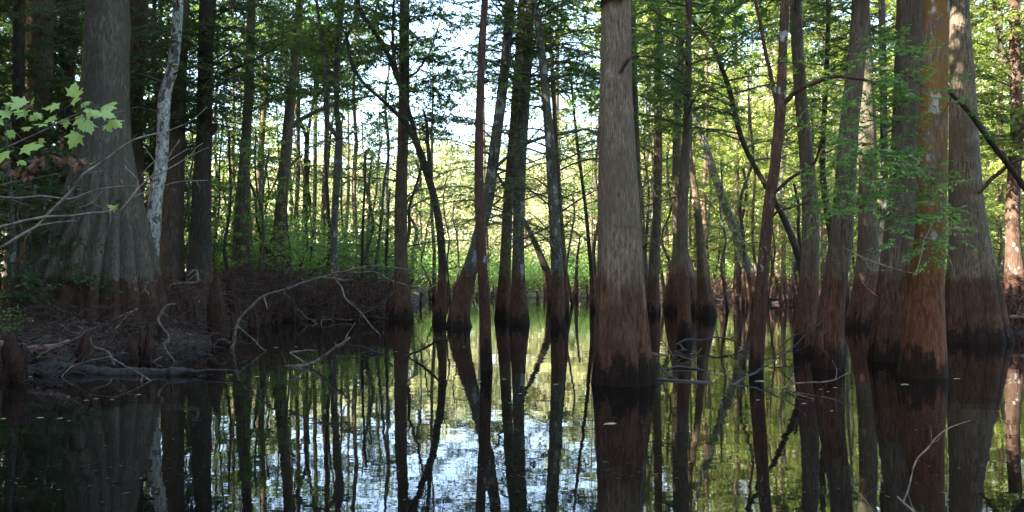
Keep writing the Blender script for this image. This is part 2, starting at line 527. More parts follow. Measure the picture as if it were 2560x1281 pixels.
# ------------------------------------------------------------------ trees drawn from the photo
def trunk_mesh(pts, d, H, flute=0.0, nl=7, seed=0, foot=None, sides=None, lean_y=0.0, tip=.35, bumpy=.035):
    """pts: (px, py, width) from top to bottom at distance d -> (mesh builder, centre line, radii) from the root to the top"""
    r = np.random.default_rng(seed)
    q = np.array([[*P(px, py, d), w / 2 / F * d] for px, py, w in pts])[::-1]       # bottom to top
    q[:, 1] += lean_y * (q[:, 2] - q[0, 2])
    g = float(ground_z(q[0, 0], q[0, 1]))
    zb = min(g - .25, q[0, 2] - .1)
    sl = (q[0] - q[1]) / max(1e-3, q[1, 2] - q[0, 2])
    dz = q[0, 2] - zb
    bot = q[0].copy(); bot[:2] += np.clip(sl[:2], -.35, .35) * dz; bot[2] = zb
    bot[3] = q[0, 3] + np.clip(sl[3], 0, .22) * dz
    rows = [bot] + list(q)
    if H > q[-1, 2] + .8:
        up = (q[-1] - q[-2]) / max(1e-3, q[-1, 2] - q[-2, 2])
        k = H - q[-1, 2]
        for s in (.25, .6, 1.0):
            t = q[-1].copy()
            t[:2] += np.clip(up[:2], -.3, .3) * k * s * (1 - .35 * s) + r.normal(0, .12, 2) * k * .05
            t[2] += k * s
            t[3] = q[-1, 3] * (1 - (1 - tip) * s)
            rows.append(t)
    c = spline(np.array(rows), .22)
    rad = np.maximum(c[:, 3], .008)
    n = sides or (28 if rad.max() > .3 else 16 if rad.max() > .12 else 9)
    a = np.linspace(0, 2 * np.pi, n, endpoint=False)
    zz = c[:, 2] - max(0, g)
    ph = r.uniform(0, 6.28, 6)
    amp = flute * smooth01(1.15 - zz / (3.6 if flute > .18 else 2.6 if flute > .1 else 1.6))
    lob = np.abs(np.sin(nl * .5 * a + ph[0] + .5 * np.sin(2 * a + ph[1]) + .25 * np.sin(5 * a + ph[2]))) ** .6 - .66
    k = 1 + amp[:, None] * lob[None] * 1.3
    k += bumpy * (np.sin(3 * a[None] + 1.3 * c[:, 2:3] + ph[2]) * .6 + np.sin(2 * a[None] - 2.1 * c[:, 2:3] + ph[3]) * .5 + np.sin(5 * a[None] + .9 * c[:, 2:3] + ph[4]) * .4)
    if n >= 28:
        nr_ = len(c) // 3 + 3
        tab = r.normal(0, 1, (nr_, n))
        tab = tab + .6 * np.roll(tab, 1, 1)
        u_ = np.linspace(0, nr_ - 1.001, len(c)); i_ = u_.astype(int); f_ = (u_ - i_)[:, None]
        k += (.007 if n > 40 else .010) * (tab[i_] * (1 - f_) + tab[i_ + 1] * f_)
    rr = rad[:, None] * k
    v = np.stack([c[:, 0:1] + rr * np.cos(a)[None], c[:, 1:2] + rr * np.sin(a)[None], np.repeat(c[:, 2:3], n, 1)], -1)
    mb = MB()
    mb.add(v.reshape(-1, 3), grid_faces(len(c), n))
    return mb, c[:, :3], rad


def auto_boughs(mb, line, rad, n, zlo, zhi, Lr, style, leaf, dens, r, twig=.7, ydir=None, spread=1.0):
    zs = line[:, 2]
    for k in range(n):
        z = zlo + (zhi - zlo) * (k + r.uniform(0, 1)) / n
        i = int(np.argmin(np.abs(zs - z)))
        p = line[i]
        ang = r.uniform(0, 2 * np.pi)
        L = r.uniform(*Lr) * spread
        d = np.array([math.cos(ang), math.sin(ang) * .8, r.uniform(-.05, .35)])
        e = p + d * L
        mid = (p + e) / 2 + np.array([r.normal(0, .06), r.normal(0, .06), r.uniform(.02, .12)]) * L
        e[2] -= r.uniform(0, .16) * L
        bough(mb, [p, mid, e], min(.022, rad[i] * .35) + .004, style, leaf, dens, twig, 1, 0, r)


def canopy(mb, top, n, rx, rz, L, r, down=0.0):
    """the crown's own leaves high up: clumps of leaf sprays round the top of the trunk"""
    nc = max(4, n // 55)
    ctr = top + r.normal(0, .5, (nc, 3)) * [rx, rx, rz] + [0, 0, -down]
    k = r.integers(0, nc, n)
    c = ctr[k] + r.normal(0, .42, (n, 3)) * [1, 1, .45]
    leaves_random(mb, c, L, L * .5, 0, r)
    for j in range(nc):
        if r.random() < .6:
            s = top + np.array([0, 0, -r.uniform(.5, 2.2) * rz])
            mb.add(*tube(wiggle(s, ctr[j], 5, .12, r), np.linspace(.035, .008, 5), 4, False), 1)


BASES = []


def tree(name, label, cat, mat, d, pts, H=19., flute=0., nl=7, boughs=0, z=None, L=(1., 2.4), style='cypress', leaf=.08, dens=1.,
         green='g_mid', crown=900, seed=1, group=None, limbs=(), hand=(), lean_y=0., twig=.7, sides=None, bumpy=.035, crown_leaf=.2, spread=1., wisp=0):
    r = np.random.default_rng(seed * 101 + 5)
    tb, line, rad = trunk_mesh(pts, d, H, flute, nl, seed, sides=sides, lean_y=lean_y, bumpy=bumpy)
    g = ground_z(line[0, 0], line[0, 1])
    base = np.array([line[0, 0], line[0, 1], max(-.3, float(g))])
    BASES.append((base[0], base[1], float(rad[:4].max())))
    root = thing(name, label, cat, base, group)
    tr = tb.build('trunk', M[mat], root, base)
    for lp in limbs:           # (rows of px, py, width, distance offset)
        mb = MB()
        q = np.array([[*P(px, py, d + dd), w / 2 / F * d] for px, py, w, dd in lp])
        q = spline(q, .12)
        wob = np.cumsum(r.normal(0, .006, (len(q), 3)), 0)
        mb.add(*tube(q[:, :3] + wob - wob[0], np.maximum(q[:, 3], .005), 8), 0)
        mb.build('limb', M[mat], root, base)
    cb = MB()
    if boughs:
        zl, zh = z
        auto_boughs(cb, line, rad, int(boughs * (2.4 if d > 18 else 1.7) + .5), zl, zh, L, style, leaf * 1.2, dens * 1.35, r, twig * 1.15, spread=spread * (1.15 if d > 18 else 1))
    if wisp:
        auto_boughs(cb, line, rad, wisp, *zr(d, 330, 640), (1.3, 2.8), 'cypress', .085, .55, r, .95)
    for hb in hand:            # (list of (px, py, depth), r0, style, leaf, dens, twig)
        pp, r0, st, lf, dn, tw = hb
        bough(cb, [P(*x) for x in pp], r0, st, lf * 1.2, dn * (2.0 if dn > .75 else 1.3), tw * 1.15, 1, 0, r)
    if crown:
        canopy(cb, line[-1], int(crown * 2.2), 2.8, 1.6, crown_leaf * 1.7, r, .8)
    if cb.n:
        cb.build('crown', [M[green], M['twig']], root, base)
    return root, line, rad


def zr(d, y0, y1):
    """heights that the photo shows between rows y0 (upper) and y1 (lower) at distance d"""
    return (CAM_H + (HZ - y1) / F * d, CAM_H + (HZ - y0) / F * d)


CY = 'cypress_tree'
BT = 'broadleaf_tree'
# --- left
tree(CY, 'massive grey cypress with a wide fluted foot on the left bank', 'tree', 'massive', 16.2,
     [(270, -40, 96), (269, 60, 104), (266, 160, 106), (261, 320, 122), (257, 480, 168), (242, 600, 234), (224, 700, 300), (218, 760, 334), (214, 800, 356)],
     21, .30, 19, 4, zr(16.2, -300, -20), (1, 2.5), green='g_dark', seed=1, sides=112, bumpy=.014, crown=1400)
tree(CY, 'thick brown trunk close behind the massive fluted cypress on its right', 'tree', 'brown', 21.,
     [(346, -40, 46), (345, 120, 44), (338, 280, 38), (338, 480, 40), (337, 620, 48), (336, 740, 66)], 20, .12, 7, 12, zr(21, -60, 420), (1.2, 2.8), green='g_dark', seed=2)
tree('birch_tree', 'white barked crooked trunk with dark flecks, right of the massive fluted cypress', 'tree', 'white', 17.5,
     [(449, -40, 24), (444, 40, 25), (437, 130, 25), (427, 190, 27), (412, 235, 30), (408, 330, 30), (402, 420, 31), (388, 500, 32), (381, 600, 36), (372, 690, 42), (368, 750, 46)],
     18, 0, 5, 7, zr(17.5, -100, 260), (1, 2.), 'broad', .065, .8, 'g_dark', seed=3)
tree(CY, 'brown trunk standing directly right of the white barked trunk', 'tree', 'brown', 20.,
     [(461, -40, 28), (456, 60, 30), (447, 240, 34), (438, 400, 46), (433, 560, 52), (428, 680, 60), (426, 750, 68)], 20, .14, 7, 12, zr(20, -80, 330), (1.2, 2.6), green='g_dark', seed=4)
tree(CY, 'dark straight trunk with a burl, at the left edge of the open sky', 'tree', 'dark', 20.,
     [(524, -40, 38), (519, 20, 39), (513, 200, 36), (510, 340, 38), (505, 450, 44), (502, 600, 50), (499, 690, 62), (497, 750, 78)], 20, .14, 6, 14, zr(20, -80, 380), (1.2, 2.6), green='g_dark', seed=5,
     limbs=[[(528, 200, 10, 0), (560, 182, 9, .2), (610, 160, 8, .5), (670, 130, 6, .8), (715, 100, 4, 1.)], [(522, 330, 30, 0), (534, 316, 22, 0), (540, 308, 8, 0)]])
tree(CY, 'thin dark trunk nearest the left edge of the photo, half hidden in leaves', 'tree', 'dark', 24.,
     [(47, -40, 26), (46, 150, 26), (42, 320, 24), (36, 520, 26), (28, 690, 36), (24, 760, 46)], 19, .1, 6, 18, zr(24, -60, 560), (1., 2.4), 'broad', .07, 1.2, 'g_dark', seed=6)
tree(CY, 'broad shaded trunk second from the left edge', 'tree', 'brown', 26.,
     [(101, -40, 60), (100, 120, 62), (98, 300, 58), (88, 480, 60), (82, 640, 72), (78, 760, 92)], 20, .12, 7, 16, zr(26, -60, 500), (1., 2.6), 'broad', .07, 1.1, 'g_dark', seed=7)
tree(CY, 'reddish trunk between the broad shaded trunk and the massive fluted cypress', 'tree', 'red', 30.,
     [(182, -40, 36), (178, 60, 36), (166, 240, 34), (160, 460, 34), (156, 640, 40), (152, 740, 54)], 20, .1, 6, 16, zr(30, -40, 480), (1.2, 2.6), 'broad', .08, 1.1, 'g_dark', seed=8)
tree(BT, 'slim pale mossy stem at the far left edge with whitish lichen', 'tree', 'lichen', 15.,
     [(22, 430, 10), (30, 540, 14), (33, 620, 18), (30, 720, 26), (26, 800, 34)], 4.5, 0, 5, 5, zr(15, 420, 600), (.6, 1.2), 'broad', .06, .8, 'g_dark', crown=0, seed=9)
# --- centre left
tree(CY, 'straight slim grey trunk with a slight swell at its foot, first inside the open sky', 'tree', 'grey', 30.,
     [(630, -40, 20), (627, 60, 21), (623, 200, 23), (613, 380, 25), (606, 500, 34), (604, 600, 42), (604, 700, 54), (604, 770, 66)], 20, .10, 6, 14, zr(30, -60, 330), (1.4, 3.), 'broad', .075, .8, 'g_mid', seed=10)
tree(CY, 'grey cypress with flared fluted foot and a long limb reaching right', 'tree', 'grey', 30.,
     [(752, -40, 16), (744, 80, 18), (731, 210, 22), (719, 330, 25), (709, 450, 27), (702, 540, 30), (697, 600, 38), (691, 660, 50), (688, 720, 66), (686, 770, 78)], 19, .26, 8, 12, zr(30, -60, 280), (1.4, 3.), 'broad', .075, .8, 'g_mid', seed=11,
     limbs=[[(732, 318, 12, 0), (752, 300, 11, .1), (775, 287, 10, .2), (808, 272, 9, .3), (834, 262, 8, .4), (872, 252, 6, .5), (910, 246, 5, .6), (948, 241, 4, .7)],
            [(722, 420, 9, 0), (733, 408, 8, .1), (745, 396, 6, .2), (757, 392, 4, .2)]])
tree(BT, 'thin bowed stem between the two grey trunks in the open sky', 'tree', 'brown', 36.,
     [(676, 60, 9), (669, 180, 11), (658, 300, 12), (648, 440, 14), (643, 560, 16), (636, 650, 18), (634, 740, 24)], 13, 0, 5, 10, zr(36, 20, 360), (1., 2.2), 'broad', .08, .7, 'g_mid', crown=500, seed=12)
tree(BT, 'thin dark stem forking into a narrow V against the white sky', 'tree', 'dark', 40.,
     [(724, 180, 5), (721, 260, 8), (712, 300, 9), (768, 340, 12), (766, 400, 13), (763, 520, 14), (760, 640, 16), (758, 740, 20)][3:], 5.2, 0, 5, 0, None, crown=0, seed=13, green='g_mid',
     limbs=[[(767, 345, 11, 0), (757, 318, 9, 0), (746, 290, 8, 0), (740, 258, 7, .1), (738, 220, 5, .2), (744, 170, 4, .3)], [(767, 345, 11, 0), (774, 310, 8, 0), (781, 270, 7, .1), (786, 225, 6, .2), (790, 160, 4, .3)]],
     hand=[([(740, 258, 40), (720, 230, 40), (696, 222, 40)], .015, 'broad', .085, .9, .8), ([(786, 225, 40), (810, 190, 40), (835, 180, 40)], .015, 'broad', .085, .9, .8), ([(744, 180, 40), (752, 140, 40), (770, 110, 40)], .015, 'broad', .085, .9, .8)])
tree(BT, 'very thin straight stem just right of the V shaped fork', 'tree', 'brown', 44.,
     [(793, 60, 8), (790, 200, 10), (788, 330, 10), (787, 480, 10), (783, 640, 12), (781, 740, 15)], 13, 0, 5, 8, zr(44, 0, 250), (1., 2.2), 'broad', .085, .7, 'g_mid', crown=400, seed=14)
tree(BT, 'slim straight stem touching the two stemmed lichen tree on its left', 'tree', 'brown', 38.,
     [(822, 60, 11), (820, 200, 12), (817, 340, 12), (812, 460, 14), (808, 580, 15), (804, 700, 17), (802, 760, 22)], 14, 0, 5, 8, zr(38, 0, 250), (1., 2.4), 'broad', .08, .7, 'g_mid', crown=400, seed=15)
tree(BT, 'lichen spotted tree whose two stems join low over a dark stump foot', 'tree', 'lichen', 26.,
     [(856, -40, 18), (852, 30, 18), (844, 110, 16), (842, 200, 13), (842, 280, 13), (848, 330, 17), (845, 390, 20), (841, 470, 18), (836, 560, 17), (835, 650, 17), (833, 690, 24), (824, 740, 40), (819, 800, 52)], 17, 0, 5, 18, zr(26, -80, 260), (1.2, 2.8), 'broad', .07, 1., 'g_mid', wisp=8, seed=16,
     limbs=[[(846, 345, 14, -.1), (826, 318, 12, -.2), (816, 290, 12, -.2), (812, 234, 13, -.2), (812, 160, 12, -.2), (800, 90, 10, 0), (790, 20, 8, 0), (788, -40, 6, 0)],
            [(848, 140, 10, 0), (870, 88, 9, .1), (893, 30, 9, .2), (900, -30, 8, .2)]])
tree(CY, 'straight brown trunk standing in water left of the dark leaning double stem', 'tree', 'brown', 24.,
     [(1012, -40, 24), (1011, 60, 25), (1011, 200, 26), (1008, 330, 27), (1003, 470, 30), (1002, 600, 32), (1003, 680, 36), (1003, 740, 44), (1002, 800, 62)], 20, .12, 6, 12, zr(24, -80, 240), (1.2, 2.8), 'broad', .075, .85, 'g_mid', wisp=8, seed=17,
     limbs=[[(1015, 196, 7, 0), (1036, 184, 6, -.1), (1056, 160, 5, -.2), (1074, 130, 5, -.3), (1088, 90, 4, -.3), (1100, 55, 3, -.3)]],
     hand=[([(1060, 150, 23.8), (1090, 140, 23.6), (1130, 138, 23.4)], .012, 'broad', .07, 1., .7), ([(1095, 80, 23.7), (1125, 60, 23.6), (1165, 50, 23.6)], .012, 'broad', .07, 1., .7), ([(1012, 300, 24), (1050, 290, 23), (1100, 292, 22.5)], .014, 'broad', .07, 1., .7)]
     + [([(1012, y0, 24), ((1012 + x1) / 2, (y0 + y1) / 2 - 8, 24 + q), (x1, y1, 24 + 2 * q)], .014, 'broad', .07, .9, .85) for y0, x1, y1, q in ((120, 1130, 95, .5), (210, 1150, 190, -.4), (240, 1130, 250, .6), (150, 1175, 165, .2), (330, 1120, 330, .5), (90, 930, 60, -.5), (260, 930, 300, .5), (60, 1110, 20, -.3), (230, 1170, 230, 1.), (310, 1160, 300, -.8))])
tree(BT, 'dark crooked double stem leaning left across the straight brown trunk', 'tree', 'dark', 22.5,
     [(866, 80, 8), (872, 130, 9), (890, 182, 11), (920, 220, 12), (950, 245, 13), (988, 281, 14), (1022, 318, 17), (1046, 370, 18), (1066, 430, 20), (1084, 490, 19), (1098, 560, 19), (1105, 640, 20), (1106, 700, 22), (1103, 745, 26), (1098, 800, 36)], 6.5, 0, 5, 0, None, crown=0, seed=18, green='g_mid',
     limbs=[[(1076, 440, 12, -.1), (1072, 390, 10, -.1), (1068, 340, 9, 0), (1067, 310, 8, 0), (1060, 282, 6, 0), (1056, 276, 3, 0)],
            [(1046, 372, 14, 0), (1036, 330, 12, .1), (1022, 280, 11, .2), (1003, 225, 12, .3), (993, 195, 13, .4), (975, 148, 12, .5), (950, 108, 12, .5), (922, 66, 12, .5), (892, 14, 11, .5), (880, -40, 9, .5)],
            [(993, 195, 12, .4), (986, 140, 9, .4), (983, 90, 8, .4), (985, 30, 7, .4), (990, -40, 6, .4)]],
     hand=[([(950, 245, 22.5), (990, 235, 22), (1005, 215, 21.5)], .012, 'broad', .065, .9, .6), ([(890, 182, 22.5), (868, 220, 22), (850, 300, 21.8)], .014, 'broad', .065, 1., .7),
           ([(922, 66, 23), (960, 40, 23), (1005, 30, 23)], .014, 'broad', .065, 1., .7), ([(866, 90, 22.5), (850, 60, 22), (835, 20, 22)], .014, 'broad', .065, 1., .7), ([(880, -20, 23), (930, -10, 23), (960, 20, 23)], .014, 'broad', .065, 1., .7),
           ([(1064, 300, 22.5), (1090, 270, 22), (1140, 262, 22)], .012, 'broad', .065, .8, .6), ([(960, 125, 23), (930, 150, 22.8), (905, 150, 22.6)], .014, 'broad', .065, 1.1, .7)])
tree(CY, 'red brown slender trunk with pale lichen spots, standing alone in front in the open water', 'tree', 'red', 11.2,
     [(1214, -40, 16), (1211, 20, 17), (1206, 90, 19), (1202, 190, 20), (1198, 320, 22), (1197, 440, 23), (1200, 560, 24), (1205, 660, 26), (1211, 760, 29), (1214, 860, 31), (1216, 930, 33)], 13, 0, 5, 4, zr(11.2, -500, -60), (.8, 1.6), green='g_cyp', leaf=.06, seed=19, crown=500,
     limbs=[[(1206, 205, 9, 0), (1216, 204, 8, -.05), (1219, 198, 5, -.1)]])
tree(BT, 'lichen spotted trunk leaning right behind the red brown slender trunk', 'tree', 'lichen', 20.5,
     [(1282, -40, 22), (1275, 20, 23), (1264, 150, 24), (1252, 260, 26), (1237, 370, 28), (1229, 440, 28), (1217, 510, 30), (1202, 570, 33), (1188, 630, 37), (1170, 690, 42), (1155, 750, 48), (1148, 800, 56), (1150, 825, 70)], 17, .1, 5, 8, zr(20.5, -80, 200), (1.2, 2.4), 'cypress', .08, .7, 'g_mid', wisp=12, seed=20,
     limbs=[[(1240, 420, 9, -.1), (1262, 400, 8, -.2), (1290, 378, 8, -.3), (1334, 354, 7, -.4), (1382, 342, 6, -.5), (1432, 331, 6, -.6), (1467, 328, 5, -.6), (1494, 341, 4, -.6)]],
     hand=[([(1300, 372, 20.2), (1320, 400, 19.5), (1360, 430, 19)], .008, 'cypress', .07, .35, .8), ([(1228, 450, 20.5), (1160, 430, 20), (1090, 470, 19.4)], .01, 'cypress', .07, .3, 1.),
           ([(1222, 500, 20.5), (1150, 505, 20), (1070, 560, 19.4)], .01, 'cypress', .07, .3, 1.), ([(1236, 390, 20.5), (1170, 360, 20), (1095, 395, 19.5)], .01, 'cypress', .07, .3, 1.),
           ([(1210, 560, 20.5), (1150, 575, 20), (1090, 640, 19.6)], .01, 'cypress', .07, .25, .9), ([(1340, 352, 20), (1400, 380, 19.4), (1470, 400, 19)], .008, 'cypress', .07, .3, .8)])
tree(CY, 'left one of the two straight mossy trunks standing side by side in mid water', 'tree', 'brown', 24.,
     [(1308, -40, 17), (1304, 20, 18), (1297, 140, 20), (1287, 280, 22), (1278, 400, 23), (1271, 500, 25), (1266, 600, 27), (1262, 680, 29), (1259, 750, 38), (1258, 800, 48)], 19, .1, 6, 10, zr(24, -80, 260), (1.2, 2.4), 'cypress', .08, .8, 'g_cyp', wisp=10, seed=21,
     hand=[([(1270, 520, 24), (1220, 530, 23.5), (1170, 560, 23)], .008, 'cypress', .07, .4, .8), ([(1268, 580, 24), (1290, 600, 23), (1340, 640, 22)], .008, 'cypress', .07, .4, .8), ([(1276, 430, 24), (1310, 440, 23), (1360, 470, 22)], .008, 'cypress', .07, .35, .8)])
tree(CY, 'right one of the two straight mossy trunks standing side by side in mid water', 'tree', 'lichen', 21.5,
     [(1328, -40, 22), (1325, 20, 23), (1317, 160, 26), (1307, 310, 28), (1300, 430, 29), (1297, 540, 29), (1296, 640, 30), (1296, 700, 34), (1297, 760, 42), (1298, 820, 54)], 19, .1, 6, 14, zr(21.5, -80, 260), (1.2, 2.6), 'cypress', .08, .8, 'g_cyp', wisp=12, seed=22,
     hand=[([(1300, 470, 21.5), (1360, 480, 20.5), (1430, 520, 19.6)], .009, 'cypress', .07, .4, .9), ([(1298, 560, 21.5), (1350, 570, 20.5), (1420, 620, 19.6)], .009, 'cypress', .07, .35, .9), ([(1297, 600, 21.5), (1250, 620, 20.8), (1200, 660, 20)], .009, 'cypress', .07, .35, .9), ([(1304, 380, 21.5), (1250, 350, 20.5), (1180, 330, 20)], .01, 'cypress', .07, .5, .9)])
tree(CY, 'slightly bowed lichen trunk leaning left at its top, left of the big pale centre trunk', 'tree', 'lichen', 20.,
     [(1330, -60, 13), (1340, 30, 16), (1350, 100, 18), (1360, 190, 20), (1369, 290, 23), (1377, 390, 25), (1383, 500, 27), (1389, 600, 29), (1393, 680, 32), (1395, 750, 34), (1395, 830, 38)], 17, 0, 5, 14, zr(20, -80, 280), (1.2, 2.6), 'cypress', .08, .85, 'g_cyp', wisp=12, seed=23,
     hand=[([(1385, 520, 20), (1430, 510, 19), (1475, 540, 18)], .008, 'cypress', .07, .4, .8), ([(1380, 440, 20), (1330, 450, 19), (1270, 490, 18)], .008, 'cypress', .07, .35, .8), ([(1388, 600, 20), (1330, 610, 19.3), (1250, 600, 18.6)], .008, 'cypress', .07, .3, .8), ([(1376, 380, 20), (1420, 370, 19), (1480, 390, 18)], .008, 'cypress', .07, .4, .8)])
tree(BT, 'thin straight stem directly behind the bowed lichen trunk', 'tree', 'brown', 26.,
     [(1376, 100, 9), (1384, 240, 11), (1391, 380, 12), (1399, 500, 12), (1407, 620, 14), (1412, 720, 18), (1413, 790, 22)], 12, 0, 5, 8, zr(26, -60, 250), (1., 2.2), 'cypress', .08, .8, 'g_mid', crown=300, wisp=6, seed=24)
tree(BT, 'very thin dark stem rising alone between the bowed lichen trunk and the big pale trunk', 'tree', 'dark', 30.,
     [(1428, 200, 6), (1436, 290, 7), (1447, 390, 8), (1456, 460, 8), (1466, 540, 9), (1473, 620, 10), (1480, 700, 12), (1482, 770, 16)], 9.5, 0, 5, 8, zr(30, -20, 320), (1., 2.), 'cypress', .08, .6, 'g_mid', crown=200, wisp=7, seed=25)
tree(BT, 'dark bent stem leaning left from the far shore toward the arching limb', 'tree', 'dark', 33.,
     [(1225, 410, 6), (1245, 440, 8), (1264, 472, 10), (1282, 505, 11), (1297, 532, 12), (1325, 580, 14), (1352, 642, 18), (1372, 694, 24), (1382, 750, 34)], 5, 0, 5, 0, None, crown=0, seed=26, green='g_mid',
     hand=[([(1264, 472, 33), (1240, 470, 32.5), (1200, 490, 32)], .012, 'cypress', .08, .5, .9)])
# --- centre
tree(CY, 'big pale brown trunk in the centre with a broken branch stub high on it', 'tree', 'pale', 9.75,
     [(1540, -60, 72), (1540, 0, 74), (1540, 100, 76), (1540, 200, 80), (1542, 310, 88), (1545, 430, 96), (1548, 540, 104), (1550, 640, 111), (1552, 720, 117), (1554, 800, 127), (1556, 870, 138), (1557, 930, 150), (1557, 975, 160)],
     18, .10, 11, 3, zr(9.75, -600, -200), (1., 2.), green='g_cyp', leaf=.06, seed=27, sides=96, bumpy=.017, crown=700,
     limbs=[[(1550, 182, 9, -.18), (1562, 164, 12, -.26), (1571, 150, 11, -.32), (1578, 139, 9, -.36)]])
# --- right of centre
tree(BT, 'slender dark stem close behind the right edge of the big pale trunk', 'tree', 'brown', 22.,
     [(1582, -40, 12), (1585, 120, 13), (1589, 260, 14), (1594, 420, 15), (1599, 560, 16), (1604, 700, 20), (1606, 800, 26)], 15, 0, 5, 12, zr(22, -60, 380), (1., 2.2), 'cypress', .08, 1., 'g_cyp', wisp=6, seed=28)
tree(CY, 'straight grey brown trunk, second right of the big pale trunk', 'tree', 'brown', 27.,
     [(1648, -40, 16), (1646, 100, 18), (1645, 260, 19), (1645, 420, 21), (1642, 540, 22), (1637, 640, 26), (1633, 720, 32), (1631, 790, 42)], 19, .1, 6, 14, zr(27, -60, 420), (1.2, 2.6), 'cypress', .085, 1., 'g_cyp', wisp=8, seed=29)
tree(CY, 'grey trunk with a wide dark fluted foot, behind the straight ruddy trunk', 'tree', 'grey', 29.,
     [(1694, 200, 20), (1693, 340, 22), (1692, 460, 25), (1695, 560, 28), (1700, 620, 36), (1704, 680, 58), (1706, 730, 76), (1706, 780, 88)], 16, .3, 7, 10, zr(29, -20, 350), (1.2, 2.6), 'cypress', .085, 1., 'g_yel', wisp=8, seed=30)
tree(CY, 'straight ruddy trunk with mossy top, in front of the wide fluted foot', 'tree', 'ruddy', 16.,
     [(1722, -40, 14), (1721, 60, 15), (1721, 190, 16), (1717, 320, 19), (1711, 430, 24), (1706, 540, 27), (1706, 640, 29), (1709, 730, 31), (1711, 800, 34), (1711, 862, 40)], 15, 0, 5, 14, zr(16, -120, 330), (1., 2.), 'cypress', .075, 1.1, 'g_cyp', seed=31)
tree(CY, 'brown trunk flaring near the water, right of the straight ruddy trunk', 'tree', 'brown', 26.,
     [(1716, 300, 10), (1726, 400, 13), (1740, 490, 16), (1749, 580, 19), (1754, 650, 24), (1759, 710, 32), (1765, 770, 46), (1766, 800, 54)], 14, .15, 6, 8, zr(26, -40, 350), (1., 2.2), 'cypress', .085, 1., 'g_yel', seed=32)
tree(BT, 'long grey trunk leaning strongly left, lichen streaked, foot among the knees', 'tree', 'lichen', 34.,
     [(1618, 20, 12), (1643, 90, 13), (1674, 140, 14), (1705, 215, 16), (1738, 297, 17), (1766, 376, 19), (1790, 450, 20), (1812, 512, 22), (1834, 570, 24), (1858, 646, 28), (1880, 700, 36), (1892, 745, 44)], 13, 0, 5, 10, zr(34, -20, 380), (1.2, 2.4), 'cypress', .085, .9, 'g_yel', crown=400, seed=33)
tree(BT, 'dark slanting stem running down to the fork of the spotted red trunk', 'tree', 'dark', 19.,
     [(1722, 30, 9), (1739, 62, 10), (1778, 109, 11), (1803, 166, 12), (1822, 220, 13), (1834, 268, 13), (1850, 335, 13), (1870, 385, 13), (1900, 440, 14), (1935, 500, 15), (1970, 570, 17), (2000, 650, 20), (2012, 720, 24), (2018, 800, 30)], 9, 0, 5, 10, zr(19, -60, 400), (1., 2.), 'cypress', .075, 1., 'g_cyp', crown=200, seed=34)
tree(BT, 'forked red brown trunk with round white lichen spots, right of centre in open water', 'tree', 'red', 10.7,
     [(1964, -40, 21), (1962, 30, 22), (1957, 130, 22), (1954, 230, 25), (1951, 280, 28), (1944, 350, 26), (1937, 420, 26), (1927, 480, 28), (1919, 550, 28), (1911, 640, 29), (1904, 730, 32), (1898, 810, 35), (1893, 880, 37), (1890, 945, 38)], 11, 0, 5, 4, zr(10.7, -500, -60), (.8, 1.8), 'cypress', .06, 1., 'g_spray', seed=35, crown=400,
     limbs=[[(1948, 300, 14, 0), (1938, 240, 12, .1), (1926, 185, 11, .2), (1914, 130, 10, .3), (1902, 70, 9, .3), (1886, 0, 9, .3), (1878, -50, 8, .3)],
            [(1956, 268, 14, 0), (1974, 248, 13, -.1), (1996, 229, 12, -.2), (2028, 216, 11, -.3), (2072, 199, 11, -.4), (2110, 194, 9, -.4), (2160, 201, 8, -.5), (2195, 211, 7, -.5), (2212, 219, 4, -.5)],
            [(1926, 492, 10, 0), (1948, 470, 9, -.1), (1976, 446, 9, -.2), (2008, 424, 8, -.3), (2036, 404, 7, -.3), (2050, 370, 5, -.4), (2056, 330, 4, -.4)],
            [(1932, 540, 7, 0), (1960, 526, 6, -.2), (2000, 514, 5, -.4), (2030, 508, 4, -.5)]],
     hand=[([(2110, 194, 10.3), (2150, 230, 9.9), (2180, 300, 9.6)], .007, 'cypress', .055, 1., .45), ([(2028, 216, 10.4), (2040, 270, 10), (2050, 330, 9.7)], .007, 'cypress', .055, 1.1, .45),
           ([(2050, 370, 10.3), (2070, 300, 10), (2110, 250, 9.7)], .007, 'cypress', .055, 1.1, .45), ([(2030, 508, 10.2), (2070, 510, 9.6), (2110, 540, 9.2)], .006, 'cypress', .055, 1.4, .32), ([(1996, 229, 10.4), (2010, 170, 10.1), (2050, 120, 9.9)], .007, 'cypress', .055, 1., .45),
           ([(2000, 430, 10.4), (2030, 480, 9.9), (2040, 560, 9.6)], .006, 'cypress', .055, 1.4, .35)])
tree(CY, 'grey trunk with a ruddy swollen foot, right of the forked spotted trunk', 'tree', 'ruddy', 13.7,
     [(1988, -40, 27), (1990, 40, 28), (1995, 140, 29), (2003, 250, 31), (2013, 350, 33), (2021, 440, 36), (2026, 530, 39), (2026, 610, 42), (2021, 700, 47), (2017, 790, 56), (2016, 885, 68)], 16, .10, 7, 8, zr(13.7, -250, 60), (1., 2.2), 'cypress', .07, 1., 'g_cyp', seed=36, crown=600)
tree(CY, 'stout ruddy trunk with pale streaks and a split foot, left of the twin big trunks', 'tree', 'ruddy', 11.4,
     [(2154, -40, 40), (2149, 60, 42), (2138, 180, 44), (2125, 300, 46), (2117, 400, 48), (2112, 480, 49), (2104, 580, 52), (2094, 660, 55), (2083, 730, 58), (2075, 820, 66), (2070, 925, 76)], 15, .13, 6, 5, zr(11.4, -300, -20), (1., 2.), 'cypress', .06, 1., 'g_cyp', seed=37, crown=500)
